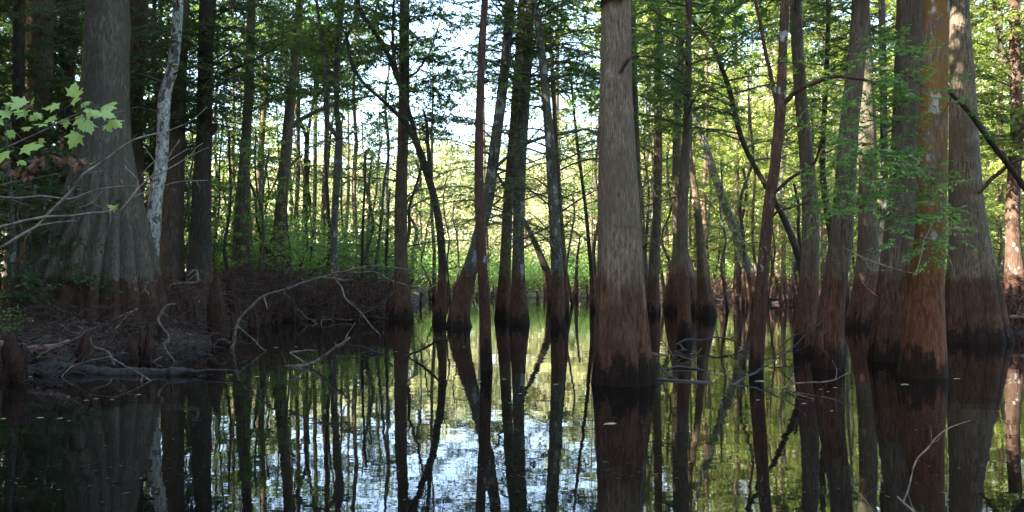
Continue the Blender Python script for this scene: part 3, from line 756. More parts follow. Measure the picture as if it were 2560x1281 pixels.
tree(CY, 'dark footed brown trunk between the stout ruddy trunk and the twin big trunks', 'tree', 'ruddy', 20.5,
     [(2152, -40, 38), (2155, 80, 40), (2164, 240, 42), (2170, 400, 43), (2170, 540, 45), (2169, 640, 50), (2164, 720, 62), (2160, 790, 84), (2158, 822, 94)], 19, .16, 7, 10, zr(20.5, -120, 300), (1.2, 2.4), 'cypress', .08, 1., 'g_mid', seed=38)
tree(BT, 'slim dark stem hanging behind the leaves left of the stout ruddy trunk', 'tree', 'dark', 24.,
     [(2074, -40, 10), (2071, 60, 11), (2066, 180, 12), (2060, 300, 13), (2056, 420, 14), (2066, 520, 16), (2080, 600, 18), (2090, 700, 22), (2096, 790, 28)], 15, 0, 5, 14, zr(24, -60, 400), (1., 2.2), 'cypress', .085, 1.1, 'g_mid', seed=39)
tree(BT, 'slim grey lichen stem just left of the twin big trunks', 'tree', 'lichen', 23.,
     [(2203, -40, 16), (2206, 100, 17), (2209, 260, 18), (2210, 420, 18), (2208, 560, 20), (2203, 680, 26), (2200, 800, 34)], 16, 0, 5, 14, zr(23, -60, 400), (1., 2.2), 'cypress', .085, 1.1, 'g_mid', seed=40)
tree(CY, 'left one of the twin big trunks, grey with pale lichen and fluted foot', 'tree', 'ruddy', 12.4,
     [(2278, -40, 68), (2275, 60, 67), (2270, 200, 65), (2265, 340, 65), (2261, 450, 68), (2254, 560, 75), (2247, 650, 82), (2240, 730, 88), (2235, 820, 98), (2232, 905, 116)], 18, .17, 8, 4, zr(12.4, -400, -50), (1., 2.), 'cypress', .065, 1., 'g_cyp', seed=41, sides=56, bumpy=.02)
tree(CY, 'right of the twin big trunks, orange mossy with white lichen and brick red foot', 'tree', 'orange', 10.4,
     [(2343, -40, 60), (2340, 60, 61), (2336, 200, 63), (2332, 340, 66), (2330, 430, 68), (2327, 540, 69), (2321, 620, 73), (2314, 690, 82), (2309, 770, 92), (2306, 860, 104), (2304, 950, 118)], 17, .07, 8, 3, zr(10.4, -500, -100), (1., 2.), 'cypress', .06, 1., 'g_spray', seed=42, sides=56, bumpy=.02,
     hand=[([(2310, 330, 10.1), (2230, 300, 9.4), (2150, 330, 8.9), (2090, 400, 8.6)], .007, 'cypress', .055, 1.1, .42), ([(2310, 420, 10.1), (2260, 420, 9.4), (2190, 470, 8.9)], .006, 'cypress', .055, 1.2, .38),
           ([(2320, 480, 10.1), (2330, 500, 9.4), (2370, 560, 9.)], .006, 'cypress', .055, 1.2, .36), ([(2310, 260, 10.1), (2270, 230, 9.5), (2230, 240, 9.1)], .006, 'cypress', .055, 1.1, .4),
           ([(2350, 300, 10.1), (2390, 220, 9.6), (2400, 190, 9.2)], .005, 'cypress', .05, 1.2, .25), ([(2305, 520, 10.1), (2250, 560, 9.4), (2200, 640, 9.)], .005, 'cypress', .05, .8, .35),
           ([(2310, 150, 10.1), (2260, 110, 9.5), (2200, 90, 9.1)], .006, 'cypress', .055, 1., .4), ([(2312, 400, 10.1), (2200, 380, 9.2), (2130, 340, 8.8), (2060, 330, 8.5)], .006, 'cypress', .055, .9, .4)]
     + [([(2315, y0 + 40, 10.1), ((2315 + x1) / 2, (y0 + y1) / 2 - 10, 9.5), (x1, y1, dd)], .005, 'cypress', .055, 1.1, .38) for y0, x1, y1, dd in ((180, 2180, 210, 8.9), (230, 2110, 270, 8.7), (300, 2050, 440, 8.4), (330, 2100, 480, 8.6), (380, 2170, 520, 8.7), (430, 2080, 540, 8.5), (440, 2380, 470, 9.), (520, 2400, 600, 9.), (500, 2240, 600, 8.8), (120, 2130, 150, 8.9), (350, 2200, 420, 8.8), (560, 2330, 660, 9.))])
tree(CY, 'big plain grey trunk with a broad dark foot, right of the orange mossy trunk', 'tree', 'grey', 16.,
     [(2398, -40, 42), (2400, 60, 46), (2404, 180, 55), (2408, 300, 64), (2411, 400, 71), (2415, 490, 77), (2422, 580, 88), (2429, 670, 106), (2433, 740, 124), (2435, 810, 144), (2436, 858, 164)], 20, .16, 9, 6, zr(16, -300, 0), (1.2, 2.4), 'cypress', .075, 1., 'g_mid', seed=43, sides=64, bumpy=.016,
     limbs=[[(2446, 480, 14, -.3), (2470, 458, 11, -.5), (2496, 436, 10, -.7), (2516, 418, 9, -.8), (2545, 405, 8, -1), (2580, 395, 7, -1.2)]],
     hand=[([(2516, 418, 15.2), (2540, 380, 15), (2580, 360, 14.8)], .01, 'cypress', .07, 1., .6)])
tree(BT, 'dark diagonal stem crossing in front of the leaves at the right edge', 'tree', 'dark', 15.,
     [(2330, 150, 8), (2371, 226, 12), (2398, 254, 13), (2426, 284, 14), (2474, 352, 15), (2520, 412, 16), (2562, 470, 17), (2610, 545, 19), (2660, 640, 22), (2700, 760, 28)], 6, 0, 5, 0, None, crown=0, seed=44, green='g_mid',
     hand=[([(2426, 284, 15), (2470, 290, 14.6), (2530, 300, 14.3)], .008, 'cypress', .065, 1., .5), ([(2520, 412, 15), (2540, 340, 14.6), (2570, 300, 14.3)], .008, 'cypress', .065, 1., .5)])
tree(BT, 'thin dark bowed stem near the top right corner', 'tree', 'dark', 22.,
     [(2480, -50, 7), (2486, 10, 8), (2494, 80, 9), (2508, 128, 9), (2524, 170, 10), (2536, 220, 10), (2546, 262, 11), (2560, 310, 12), (2580, 420, 14), (2590, 560, 18), (2594, 700, 24), (2596, 800, 30)], 14, 0, 5, 14, zr(22, -60, 380), (.8, 2.), 'broad', .07, .9, 'g_yel', seed=45, crown=300)
tree(CY, 'pale reddish trunk leaning in at the right edge above the brushy bank', 'tree', 'red', 22.,
     [(2536, 10, 24), (2538, 160, 26), (2542, 320, 30), (2536, 420, 30), (2532, 540, 32), (2536, 660, 40), (2540, 780, 60)], 18, .1, 6, 12, zr(22, -60, 420), (1., 2.4), 'broad', .075, .9, 'g_yel', seed=46)


# ------------------------------------------------------------------ slender saplings, vines
def sapling(pts, d, label, mat='dark', nb=6, green='g_mid', dens=.8, seed=0, leaf=.08, ztop=None):
    r = np.random.default_rng(seed + 900)
    tb, line, rad = trunk_mesh(pts, d, -1, 0, 5, seed, sides=6)
    base = np.array([line[0, 0], line[0, 1], max(-.2, float(ground_z(line[0, 0], line[0, 1])))])
    root = thing('sapling', label, 'sapling', base, 'slender saplings between the trunks')
    tb.build('stem', M[mat], root, base)
    cb = MB()
    auto_boughs(cb, line, rad, nb + 5, line[:, 2].max() * .25, line[:, 2].max(), (.5, 1.7), 'broad', leaf * 1.2, dens * 1.7, r, .6)
    cb.build('foliage', [M[green], M['twig']], root, base)


SP = [(560, 240, 533, 690, 5, 33), (572, 330, 569, 690, 7, 30), (596, 380, 545, 690, 5, 34), (590, 160, 582, 690, 6, 36), (640, 330, 650, 700, 6, 28), (672, 380, 654, 700, 6, 26), (690, 260, 676, 690, 5, 40), (700, 380, 690, 690, 4, 38),
      (742, 420, 735, 690, 6, 42), (775, 400, 774, 690, 8, 40), (860, 260, 858, 700, 6, 44), (905, 300, 920, 690, 5, 46), (955, 340, 900, 690, 7, 48), (1040, 400, 1030, 690, 9, 44), (1075, 480, 1073, 700, 4, 33), (1118, 440, 1122, 710, 4, 36),
      (1136, 500, 1140, 720, 4, 40), (1430, 480, 1424, 720, 6, 36), (1500, 250, 1490, 720, 8, 40), (1612, 300, 1618, 730, 7, 30), (1626, 200, 1622, 730, 6, 36), (1668, 380, 1664, 740, 7, 34), (1740, 330, 1730, 700, 6, 40), (1775, 420, 1765, 700, 7, 38),
      (1858, 420, 1850, 720, 9, 42), (1870, 300, 1868, 720, 7, 46), (1970, 340, 1976, 740, 10, 36), (1985, 460, 1998, 740, 10, 30), (2050, 440, 2060, 740, 6, 34), (2130, 540, 2120, 740, 7, 36), (2190, 500, 2184, 740, 8, 32), (2215, 560, 2220, 740, 8, 36),
      (2500, 560, 2490, 760, 9, 30), (2525, 420, 2520, 760, 10, 30), (65, 420, 30, 720, 6, 14), (120, 480, 108, 740, 6, 15), (160, 400, 140, 720, 7, 22), (462, 450, 470, 710, 6, 24), (476, 300, 466, 700, 6, 26), (1800, 560, 1790, 720, 5, 44), (1935, 600, 1940, 740, 8, 42)]
rq = np.random.default_rng(314)
for _ in range(38):
    x_ = rq.choice([rq.uniform(500, 1000), rq.uniform(1560, 2250), rq.uniform(1060, 1480), rq.uniform(0, 480)], p=[.32, .50, .05, .13])
    SP.append((x_ + rq.normal(0, 38), rq.uniform(60, 420), x_, rq.uniform(690, 735), rq.uniform(4, 9), rq.uniform(27, 47)))
for i, (x0, y0, x1, y1, w, d) in enumerate(SP):
    r = np.random.default_rng(i)
    n = 6
    pts = []
    for k in range(n):
        t = k / (n - 1)
        pts.append((x0 + (x1 - x0) * t + (r.normal(0, 7) if 0 < k < n - 1 else 0), y0 + (y1 - y0) * t, w * (.7 + .5 * t)))
    gr = 'g_dark' if x0 < 480 else 'g_shrub' if x0 < 1500 else 'g_yel'
    sapling(pts, d, 'thin crooked sapling stem among the larger trunks', ('dark', 'brown', 'lichen')[i % 3], 5 if x0 < 1500 else 8, gr, .6, i)


# feathery young cypress between the lichen tree and the straight brown trunk
def feathery(label, px, d, y0, y1, nb, Lr, green, dens, seed):
    r = np.random.default_rng(seed)
    tb, line, rad = trunk_mesh([(px + 10, y0, 4), (px + 2, (y0 + y1) / 2, 7), (px, y1, 10)], d, -1, 0, 5, seed, sides=6)
    base = np.array([line[0, 0], line[0, 1], max(-.2, float(ground_z(line[0, 0], line[0, 1])))])
    root = thing('young_cypress', label, 'tree', base)
    tb.build('trunk', M['dark'], root, base)
    cb = MB()
    zt = line[:, 2].max()
    auto_boughs(cb, line, rad, nb, .5, zt, Lr, 'cypress', .075, dens, r, .6)
    cb.build('crown', [M[green], M['twig']], root, base)


feathery('bright feathery young cypress between the lichen tree and the straight brown trunk', 905, 28., 410, 730, 26, (.9, 1.9), 'g_cyp', 1.1, 61)
feathery('small fresh green young cypress low beside the fluted grey cypress', 775, 33., 560, 735, 12, (.6, 1.3), 'g_shrub', 1., 62)
feathery('young green cypress under the thin bowed stem left of the fluted grey cypress', 648, 34., 500, 735, 16, (.8, 1.6), 'g_cyp', 1.1, 64)
feathery('young green cypress just left of the straight brown trunk standing in water', 965, 31., 470, 735, 18, (.8, 1.7), 'g_shrub', 1.1, 65)
feathery('small bright young cypress left of the big pale trunk near the far shore', 1440, 44., 590, 735, 14, (.8, 1.6), 'g_shrub', 1., 63)


# ------------------------------------------------------------------ background woods (copies of a few built trees)
def wood_tree(name, label, H, r0, nb, zlo, Lr, leaf, n_crown, green, mat, seed, group, dens=.6, twig=1.1, style='broad', rx=1.9):
    r = np.random.default_rng(seed + 3000)
    root = thing(name, label, 'tree', (0, 0, -60), group)
    z = np.linspace(-.3, H, 14)
    line = np.stack([np.cumsum(r.normal(0, .06, 14)), np.cumsum(r.normal(0, .06, 14)), z], 1)
    line -= [line[0, 0], line[0, 1], 0]
    rad = r0 * (1 - .7 * z.clip(0) / H) * (1 + .8 * np.exp(-z.clip(0) / .6))
    mb = MB(); mb.add(*tube(line, rad, 8)); mb.build('trunk', M[mat], root)
    cb = MB()
    for k in range(nb):
        zz = zlo + (H - zlo) * (k + r.uniform(0, 1)) / nb
        p = np.array([np.interp(zz, z, line[:, i]) for i in range(3)])
        a = r.uniform(0, 6.28); L = r.uniform(*Lr) * (1.15 - .6 * (zz - zlo) / (H - zlo))
        e = p + np.array([math.cos(a), math.sin(a), r.uniform(0, .45)]) * L
        m = (p + e) / 2 + [0, 0, .08 * L]
        bough(cb, [p, m, e], .03, style, leaf, dens, twig, 1, 0, r)
    if n_crown:
        canopy(cb, line[-1], n_crown, rx, 1.6, leaf * 1.5, r, .8)
    cb.build('crown', [M[green], M['twig']], root)
    return root


def scatter(protos, spots, label, group):
    used = set()
    for i, (px, d, s) in enumerate(spots):
        p = protos[i % len(protos)]
        x = (px - CX) / F * d
        g = float(ground_z(x, d))
        loc = (x, d, g)
        r = np.random.default_rng(i + int(d * 10))
        sc = (s, s, s * r.uniform(.92, 1.08))
        if i % len(protos) == i and p.location.z < -50:
            p.location, p.rotation_euler, p.scale = loc, (0, 0, r.uniform(0, 6.28)), sc
            tag(p, label, None, group)
        else:
            dup(p, loc, r.uniform(0, 6.28), sc, label, group)


rs = np.random.default_rng(11)
# left wood: dark, dense
LG = 'dark leafy trees of the shaded wood behind the left bank'
pl = [wood_tree('background_tree', 'dark leafy slender tree in the shaded wood behind the left bank', 15 + 2 * k, .16, 54, .9, (1.4, 3.0), .16, 1500, 'g_dark', ('brown', 'dark', 'grey')[k], k, LG, 1.0) for k in range(3)]
sp = [(px + rs.normal(0, 12), d, rs.uniform(.85, 1.15)) for d, row in ((28, range(-260, 430, 105)), (36, range(-330, 430, 80)), (46, range(-420, 520, 72)), (58, range(-500, 450, 85))) for px in row]
scatter(pl, sp, 'dark leafy slender tree in the shaded wood behind the left bank', LG)
# right wood: yellow green, sunlit, thin trunks with stained feet
RG = 'thin sunlit trees of the yellow green wood on the far right shore'
pr = [wood_tree('background_tree', 'thin tree with sunlit yellow green leaves in the wood on the far right shore', 19 + 2 * k, .13, 52, 1.6, (1.3, 2.8), .17, 1500, 'g_yel', ('ruddy', 'red', 'brown')[k], 20 + k, RG, .9, 1.1, 'broad') for k in range(3)]
sp = [(px + rs.normal(0, 14), d + rs.normal(0, 1.2), rs.uniform(.85, 1.15)) for d, row in ((41, range(1640, 2900, 105)), (49, range(1570, 3000, 85)), (58, range(1540, 3100, 80)), (70, range(1560, 3200, 80))) for px in row]
scatter(pr, sp, 'thin tree with sunlit yellow green leaves in the wood on the far right shore', RG)
# thin open trees behind the centre
CG = 'open thin trees on the far shore behind the centre'
pc = [wood_tree('background_tree', 'open thin tree on the far shore with loose green leaves against the sky', 16 + 2 * k, .12, 24, 6., (1.4, 3.2), .13, 400, 'g_mid', ('brown', 'grey')[k], 40 + k, CG, .8, 1.1) for k in range(2)]
sp = [(px + rs.normal(0, 20), d + rs.normal(0, 1.5), rs.uniform(.85, 1.15)) for d, row in ((37, (565, 655, 765, 915)), (43, (530, 610, 720, 830, 1085, 1390)), (50, (560, 730, 870, 980, 1210, 1400, 1500)), (60, (640, 800, 940, 1060, 1160, 1340, 1460, 1540))) for px in row]
scatter(pc, sp, 'open thin tree on the far shore with loose green leaves against the sky', CG)
# far sunlit tree line across the open marsh
FG = 'pale sunlit trees of the far tree line across the open marsh'


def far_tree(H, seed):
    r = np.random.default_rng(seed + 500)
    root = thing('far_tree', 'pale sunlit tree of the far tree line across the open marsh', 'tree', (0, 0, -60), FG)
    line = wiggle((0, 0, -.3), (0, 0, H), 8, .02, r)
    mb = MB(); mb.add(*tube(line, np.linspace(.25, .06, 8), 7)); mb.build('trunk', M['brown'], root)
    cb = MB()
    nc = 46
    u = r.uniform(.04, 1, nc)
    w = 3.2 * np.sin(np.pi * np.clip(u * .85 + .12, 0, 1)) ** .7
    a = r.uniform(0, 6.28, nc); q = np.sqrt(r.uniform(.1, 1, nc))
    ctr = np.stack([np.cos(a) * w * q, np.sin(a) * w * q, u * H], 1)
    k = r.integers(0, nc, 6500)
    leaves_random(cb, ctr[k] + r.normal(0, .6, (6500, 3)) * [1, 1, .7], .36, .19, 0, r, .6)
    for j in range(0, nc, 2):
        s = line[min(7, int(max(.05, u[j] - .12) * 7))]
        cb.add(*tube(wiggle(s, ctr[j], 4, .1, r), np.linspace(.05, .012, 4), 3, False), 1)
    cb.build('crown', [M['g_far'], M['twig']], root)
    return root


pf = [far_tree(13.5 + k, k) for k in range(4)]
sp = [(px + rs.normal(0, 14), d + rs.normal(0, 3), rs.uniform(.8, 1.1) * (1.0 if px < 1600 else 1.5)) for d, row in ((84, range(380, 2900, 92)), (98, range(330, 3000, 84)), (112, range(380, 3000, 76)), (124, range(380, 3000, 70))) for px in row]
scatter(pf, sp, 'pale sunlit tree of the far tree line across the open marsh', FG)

# swamp forest beside and behind the viewer, mostly unseen, added to shade the foreground
fb = MB()
r = np.random.default_rng(99)
for k in range(129):
    hi = k >= 98  # high crowns added on the sun's side to shade bank and trunks
    while True:
        if k >= 126:
            x, y = ((-12.2, 10.2), (-9.6, 8.0), (-15., 13.))[k - 126]  # trees set in the sun's path to shade the right hand trunks
            break
        if hi:
            x, y = r.uniform(-25, -8), r.uniform(-4, 20)
            if x < -.70 * max(y, 0) - 4: break
            continue
        x, y = r.uniform(-40, 26), r.uniform(-22, 34)
        if y < -1.5 and (abs(x - 3) > 11.5 or y < -17) or (y >= -1.5 and abs(x) > .70 * max(y, 0) + 5.0 and (y < 9 or r.random() < .35)): break  # opening behind the viewer left for sky fill
    H = r.uniform(19, 23) if hi else r.uniform(15, 20)
    ln = wiggle((x, y, -.6), (x + r.normal(0, .5), y + r.normal(0, .5), H), 8, .02, r)
    fb.add(*tube(ln, np.linspace(.34, .1, 8) * (1 + np.array([1., .3, 0, 0, 0, 0, 0, 0])), 10), 2)
    nc = 40
    u = r.uniform(.55 if hi else .12, 1.05, nc); a = r.uniform(0, 6.28, nc); q = np.sqrt(r.uniform(0.05, 1, nc)) * 3.6
    ctr = np.stack([x + np.cos(a) * q, y + np.sin(a) * q, u * H], 1)
    kk = r.integers(0, nc, 1800)
    leaves_random(fb, ctr[kk] + r.normal(0, .6, (1800, 3)) * [1, 1, .5], .62, .36, 0, r, .5)
tag(fb.build('shade_forest', [M['g_dark'], M['twig'], M['brown']]), 'leafy swamp forest added around the viewer, mostly unseen, to shade the foreground', 'forest', kind='stuff')

# shrubs on the far shore
SG = 'bright green shrubs along the far shore'


def shrub(seed, n=1500, h=1.9, w=1.5):
    r = np.random.default_rng(seed + 700)
    root = thing('shrub', 'bright green shrub along the far shore', 'shrub', (0, 0, -60), SG)
    sb = MB(); cb = MB()
    for k in range(9):
        a = r.uniform(0, 6.28); rr = r.uniform(.2, 1) * w
        e = np.array([math.cos(a) * rr, math.sin(a) * rr, h * r.uniform(.5, 1.1)])
        pth = wiggle((0, 0, -.15), e, 6, .12, r)
        sb.add(*tube(pth, np.linspace(.022, .006, 6), 4))
        m = n // 9
        c = pth[r.integers(2, 6, m)] + r.normal(0, .30, (m, 3))
        c[:, 2] = np.abs(c[:, 2])
        leaves_random(cb, c, .12, .055, 0, r, .7)
    sb.build('stem', M['dark'], root)
    cb.build('foliage', [M['g_shrub']], root)
    return root


ps = [shrub(k) for k in range(4)]
sp = [(px + rs.normal(0, 16), d + rs.normal(0, 1.0), rs.uniform(.7, 1.25) * (1.45 if d < 45 else 1.1)) for d, row in ((50, range(1060, 1560, 34)), (56, range(540, 1640, 40)), (64, range(520, 2500, 60)), (34, range(560, 1000, 40)), (42, range(540, 1040, 44)), (52, range(1700, 2560, 80))) for px in row]
scatter(ps, sp, 'bright green shrub along the far shore', SG)

x_ = (14 - CX) / F * 12.2
q_ = dup(ps[0], (x_, 12.2, float(ground_z(x_, 12.2))), 1., (.34, .34, .30), 'small leafy green plant at the left edge before the massive cypress', 'low plants')

# marsh grass: nobody could count it
gb = MB()
n = 16000
d = rs.uniform(50, 86, n); px = rs.uniform(350, 2700, n)
x = (px - CX) / F * d
c = np.stack([x, d, ground_z(x, d) - .03], 1)
dirv = unit(np.stack([rs.normal(0, .25, n), rs.normal(0, .25, n), np.ones(n)], 1))
sd = unit(np.cross(dirv, unit(rs.normal(0, 1, (n, 3)) * [1, 1, .1])))
gb.add(*leaf_quads(c, dirv, sd, rs.uniform(.5, 1.3, n), rs.uniform(.05, .11, n)), 0, False)
tag(gb.build('marsh_grass', M['grass']), 'pale sunlit grass covering the open marsh behind the far shore', 'grass', kind='stuff')

# brush of roots and dead sticks over the banks: one tangled mass
bb = MB()


def brush(n, pxr, dr, h, L, seed, rad=.006):
    r = np.random.default_rng(seed)
    for k in range(n):
        px = r.uniform(*pxr); d = r.uniform(*dr)
        x = (px - CX) / F * d
        g = float(ground_z(x, d))
        if g < -.25: continue
        p = np.array([x, d, g + r.uniform(-.05, h)])
        a = r.uniform(0, 6.28); l = r.uniform(.4, 1) * L
        e = p + np.array([math.cos(a) * l, math.sin(a) * l, r.normal(-.05, .33) * l])
        e[2] = max(e[2], g - .1)
        bb.add(*tube(wiggle(p, e, 5, .16, r), np.linspace(rad, rad * .4, 5) * r.uniform(.5, 1.6), 3, False), 0)


brush(3200, (300, 1030), (17, 30), .85, 1.0, 1, .011)
brush(2600, (-100, 560), (9.5, 19), .22, .8, 2, .006)
brush(900, (-100, 560), (10, 19), .6, .7, 6, .005)
brush(1200, (2440, 2760), (17, 30), .9, 1.0, 3, .010)
brush(2600, (1040, 2140), (40, 49), .8, 1.3, 4, .018)
brush(2600, (540, 1030), (21, 31), 1.15, 1.0, 7, .010)
tag(bb.build('brushwood', M['brushwood']), 'reddish brown tangle of dead sticks and roots over the banks', 'brushwood', kind='stuff')


# fallen leaves and bark scraps littering the banks: nobody could count them
lb = MB()
n = 26000
d = np.concatenate([rs.uniform(9, 18, 16000), rs.uniform(16, 32, 10000)])
px = np.concatenate([rs.uniform(-200, 560, 16000), rs.uniform(300, 1040, 10000)])
x = (px - CX) / F * d
g = ground_z(x, d)
ok = g > -.02
c = np.stack([x, d, g + .012], 1)[ok]
n = len(c)
dv = unit(rs.normal(0, 1, (n, 3)) * [1, 1, .35])
sd = unit(np.cross(dv, unit(rs.normal(0, .4, (n, 3)) + [0, 0, 1])))
lb.add(*leaf_quads(c, dv, sd, rs.uniform(.04, .13, n), rs.uniform(.02, .06, n)), 0, False)
tag(lb.build('leaf_litter', M['litter']), 'brown fallen leaves and bark scraps littering the left bank', 'leaf litter', kind='stuff')

# ------------------------------------------------------------------ cypress knees
def knee_mesh(h, r0, seed, n=9):
    r = np.random.default_rng(seed + 40)
    z = np.linspace(-.35, h, 9)
    t = (z + .35) / (h + .35)
    rad = r0 * (1.0 - .66 * t ** .75) * (1 + .16 * np.sin(t * 8 + seed) + r.normal(0, .07, 9))
    rad[-1] = r0 * .2
    a = np.linspace(0, 2 * np.pi, n, endpoint=False)
    off = np.stack([np.cumsum(r.normal(0, .028, 9)), np.cumsum(r.normal(0, .028, 9))], 1)
    k = 1 + .25 * np.sin(3 * a + seed)[None] * (1 - .6 * t)[:, None] + r.normal(0, .10, (9, n))
    v = np.stack([off[:, :1] + rad[:, None] * k * np.cos(a), off[:, 1:] + rad[:, None] * k * np.sin(a), np.repeat(z[:, None], n, 1)], -1)
    mb = MB(); mb.add(v.reshape(-1, 3), grid_faces(9, n))
    top = np.tile(v[-1].mean(0) + [0, 0, r0 * .12], (n, 1))
    mb.add(np.vstack([v[-1], top]), grid_faces(2, n))
    return mb


kn = [knee_mesh(1., .22, s).mesh('cypress_knee', [M['knee']]) for s in range(6)]


def knee(px, d, h, w, label, group, i):
    x = (px - CX) / F * d
    g = max(-.02, float(ground_z(x, d)))
    o = bpy.data.objects.new('cypress_knee', kn[i % 6])
    o.location = (x, d, g)
    o.rotation_euler = (rs.normal(0, .06), rs.normal(0, .06), rs.uniform(0, 6.28))
    o.scale = (w / .44, w / .44, h)
    COL.objects.link(o)
    tag(o, label, 'cypress knee', group)


o = knee_mesh(1.28, .27, 3, 14).build('cypress_knee', M['knee'], None, (0, 0, 0), P(543, 690, 15.4) * [1, 1, 0])
tag(o, 'tall pointed reddish cypress knee standing in water at the tip of the left bank', 'cypress knee', 'cypress knees')
LK = [(212, 11.2, .55, .22), (206, 11.5, .42, .3), (335, 12.3, .40, .2), (352, 12.6, .5, .16), (372, 12.2, .62, .18), (388, 12.8, .55, .2), (310, 13., .3, .22), (190, 13.6, .55, .2), (200, 14.4, .7, .22), (140, 14, .5, .18), (430, 15, .55, .18), (455, 16, .7, .2),
      (478, 15.5, .6, .16), (50, 10.2, .45, .26), (20, 10., .6, .34), (36, 9.9, .5, .28), (405, 14, .5, .2), (500, 16.5, .6, .2), (585, 17.5, .5, .2), (640, 20, .6, .25), (660, 21, .75, .26), (625, 19, .5, .2), (700, 22.5, .6, .24), (740, 23, .55, .22), (880, 24.5, .6, .3), (780, 24, .5, .25), (920, 25, .45, .2), (950, 25.6, .5, .2), (850, 24, .8, .4)]
for i, (px, d, h, w) in enumerate(LK):
    knee(px, d, h, w, 'short dark brown cypress knee on or beside the left bank', 'cypress knees of the left bank', i)
r = np.random.default_rng(77)
for i in range(60):
    px = r.uniform(520, 1010)
    knee(px, np.interp(px, SH_PX, SH_D) + r.uniform(-.6, 5), r.uniform(.35, 1.15), r.uniform(.16, .36), 'dark pointed cypress knee in the brushy band under the slim grey trunks', 'cypress knees of the left centre bank', i)
for i in range(60):
    px = r.uniform(1050, 1520)
    knee(px, np.interp(px, SH_PX, SH_D) + r.uniform(-1.8, 2.2), r.uniform(.3, .95), r.uniform(.12, .3), 'small dark cypress knee in the row along the far centre shore', 'cypress knees of the far centre shore', i)
for i in range(58):
    px = r.uniform(1600, 2120)
    knee(px, np.interp(px, SH_PX, SH_D) + r.uniform(-2.5, 3.5), r.uniform(.4, 1.25), r.uniform(.15, .36), 'small reddish cypress knee in the cluster along the far right shore', 'cypress knees of the far right shore', i)
for i in range(14):
    px = r.uniform(2440, 2560)
    knee(px, np.interp(px, SH_PX, SH_D) + r.uniform(-.5, 3), r.uniform(.4, .9), r.uniform(.15, .3), 'dark cypress knee on the brushy bank at the right edge', 'cypress knees of the right bank', i)


# ------------------------------------------------------------------ fallen wood
def wood(name, label, cat, mat, lines, group=None, ns=7, wob=.01, seed=0, base=None):
    """lines: lists of (px, py, width, d); the first is the main piece, the rest are side branches"""
    r = np.random.default_rng(seed + 5)
    first = P(*[lines[0][0][k] for k in (0, 1, 3)])
    root = thing(name, label, cat, first, group)
    for k, ln in enumerate(lines):
        q = np.array([[*P(px, py, d), w * (.78 if ns < 9 else 1) / 2 / F * d] for px, py, w, d in ln])
        q = spline(q, .06)
        o = np.cumsum(r.normal(0, wob * .5, (len(q), 3)), 0) * .8
        o -= o[0]
        mb = MB(); mb.add(*tube(q[:, :3] + o, np.maximum(q[:, 3], .0015) * (1 + r.normal(0, .09, len(q))), ns))
        if ns < 9:
            nn = len(q)
            for j in range(int(nn * .24)):
                i = int(r.integers(nn // 6, nn))
                t = unit(q[min(i + 2, nn - 1), :3] - q[max(i - 2, 0), :3])
                e = unit(t * .7 + r.normal(0, .7, 3)) * (.05 + 9 * q[i, 3]) * r.uniform(.3, 1.5)
                mb.add(*tube(wiggle(q[i, :3] + o[i], q[i, :3] + o[i] + e, 4, .14, r), np.array([.38, .32, .25, .15]) * max(q[i, 3], .002), 4), 0)
        mb.build('stem' if k == 0 else 'side_branch', M[mat], root, first)
    return root


wood('fallen_branch', 'long grey arching dead branch reaching from the left bank over the water', 'branch', 'deadwood',
     [[(570, 905, 13, 14.2), (582, 862, 12, 14.2), (590, 822, 10, 14.2), (604, 794, 9, 14.2), (632, 768, 9, 14.2), (660, 744, 8, 14.2), (720, 722, 8, 14.1), (781, 700, 7, 14.1), (837, 686, 7, 14), (898, 674, 6, 14), (945, 672, 5, 14), (1015, 682, 4, 13.9), (1060, 694, 3.5, 13.9), (1102, 706, 3, 13.8)],
      [(806, 694, 7, 14), (838, 697, 6, 13.9), (856, 701, 5, 13.8), (882, 699, 3, 13.7)], [(838, 697, 6, 13.9), (856, 722, 6, 13.8), (868, 752, 5, 13.7), (903, 784, 5, 13.6), (936, 818, 4, 13.5), (958, 842, 3, 13.4)],
      [(870, 682, 4, 14), (940, 684, 4, 13.8), (985, 706, 4, 13.6), (1020, 718, 4, 13.5), (1066, 726, 3, 13.4), (1090, 714, 2, 13.4)], [(660, 744, 6, 14.2), (664, 760, 4, 14), (668, 776, 2, 13.8)], [(903, 784, 3, 13.6), (945, 762, 2, 13.4), (985, 728, 2, 13.2)], [(594, 815, 5, 14.2), (640, 860, 4, 14), (668, 886, 3, 13.8)]], seed=1)
wood('fallen_branch', 'short thick wet branch slanting up out of the water, centre left', 'branch', 'deadwood',
     [[(690, 922, 8, 11.6), (715, 917, 10, 11.6), (762, 911, 12, 11.5), (808, 893, 12, 11.4), (842, 868, 11, 11.3), (866, 852, 10, 11.2), (882, 838, 7, 11.2)], [(762, 908, 6, 11.5), (738, 890, 5, 11.5), (730, 882, 5, 11.6), (760, 876, 4, 11.8), (800, 872, 3, 12)]], seed=2)
wood('sunken_branch', 'thin dark forked branch lying in the water under the straight brown trunk', 'branch', 'wetwood',
     [[(845, 884, 5, 13.6), (900, 886, 6, 13.5), (938, 882, 6, 13.4), (985, 895, 5, 13.2), (1030, 898, 4, 13)], [(938, 882, 5, 13.4), (905, 866, 4, 13.6), (860, 862, 3, 13.8)], [(1015, 890, 6, 13.1), (1050, 876, 7, 12.8), (1078, 858, 8, 12.6), (1096, 842, 6, 12.4)]], seed=3)
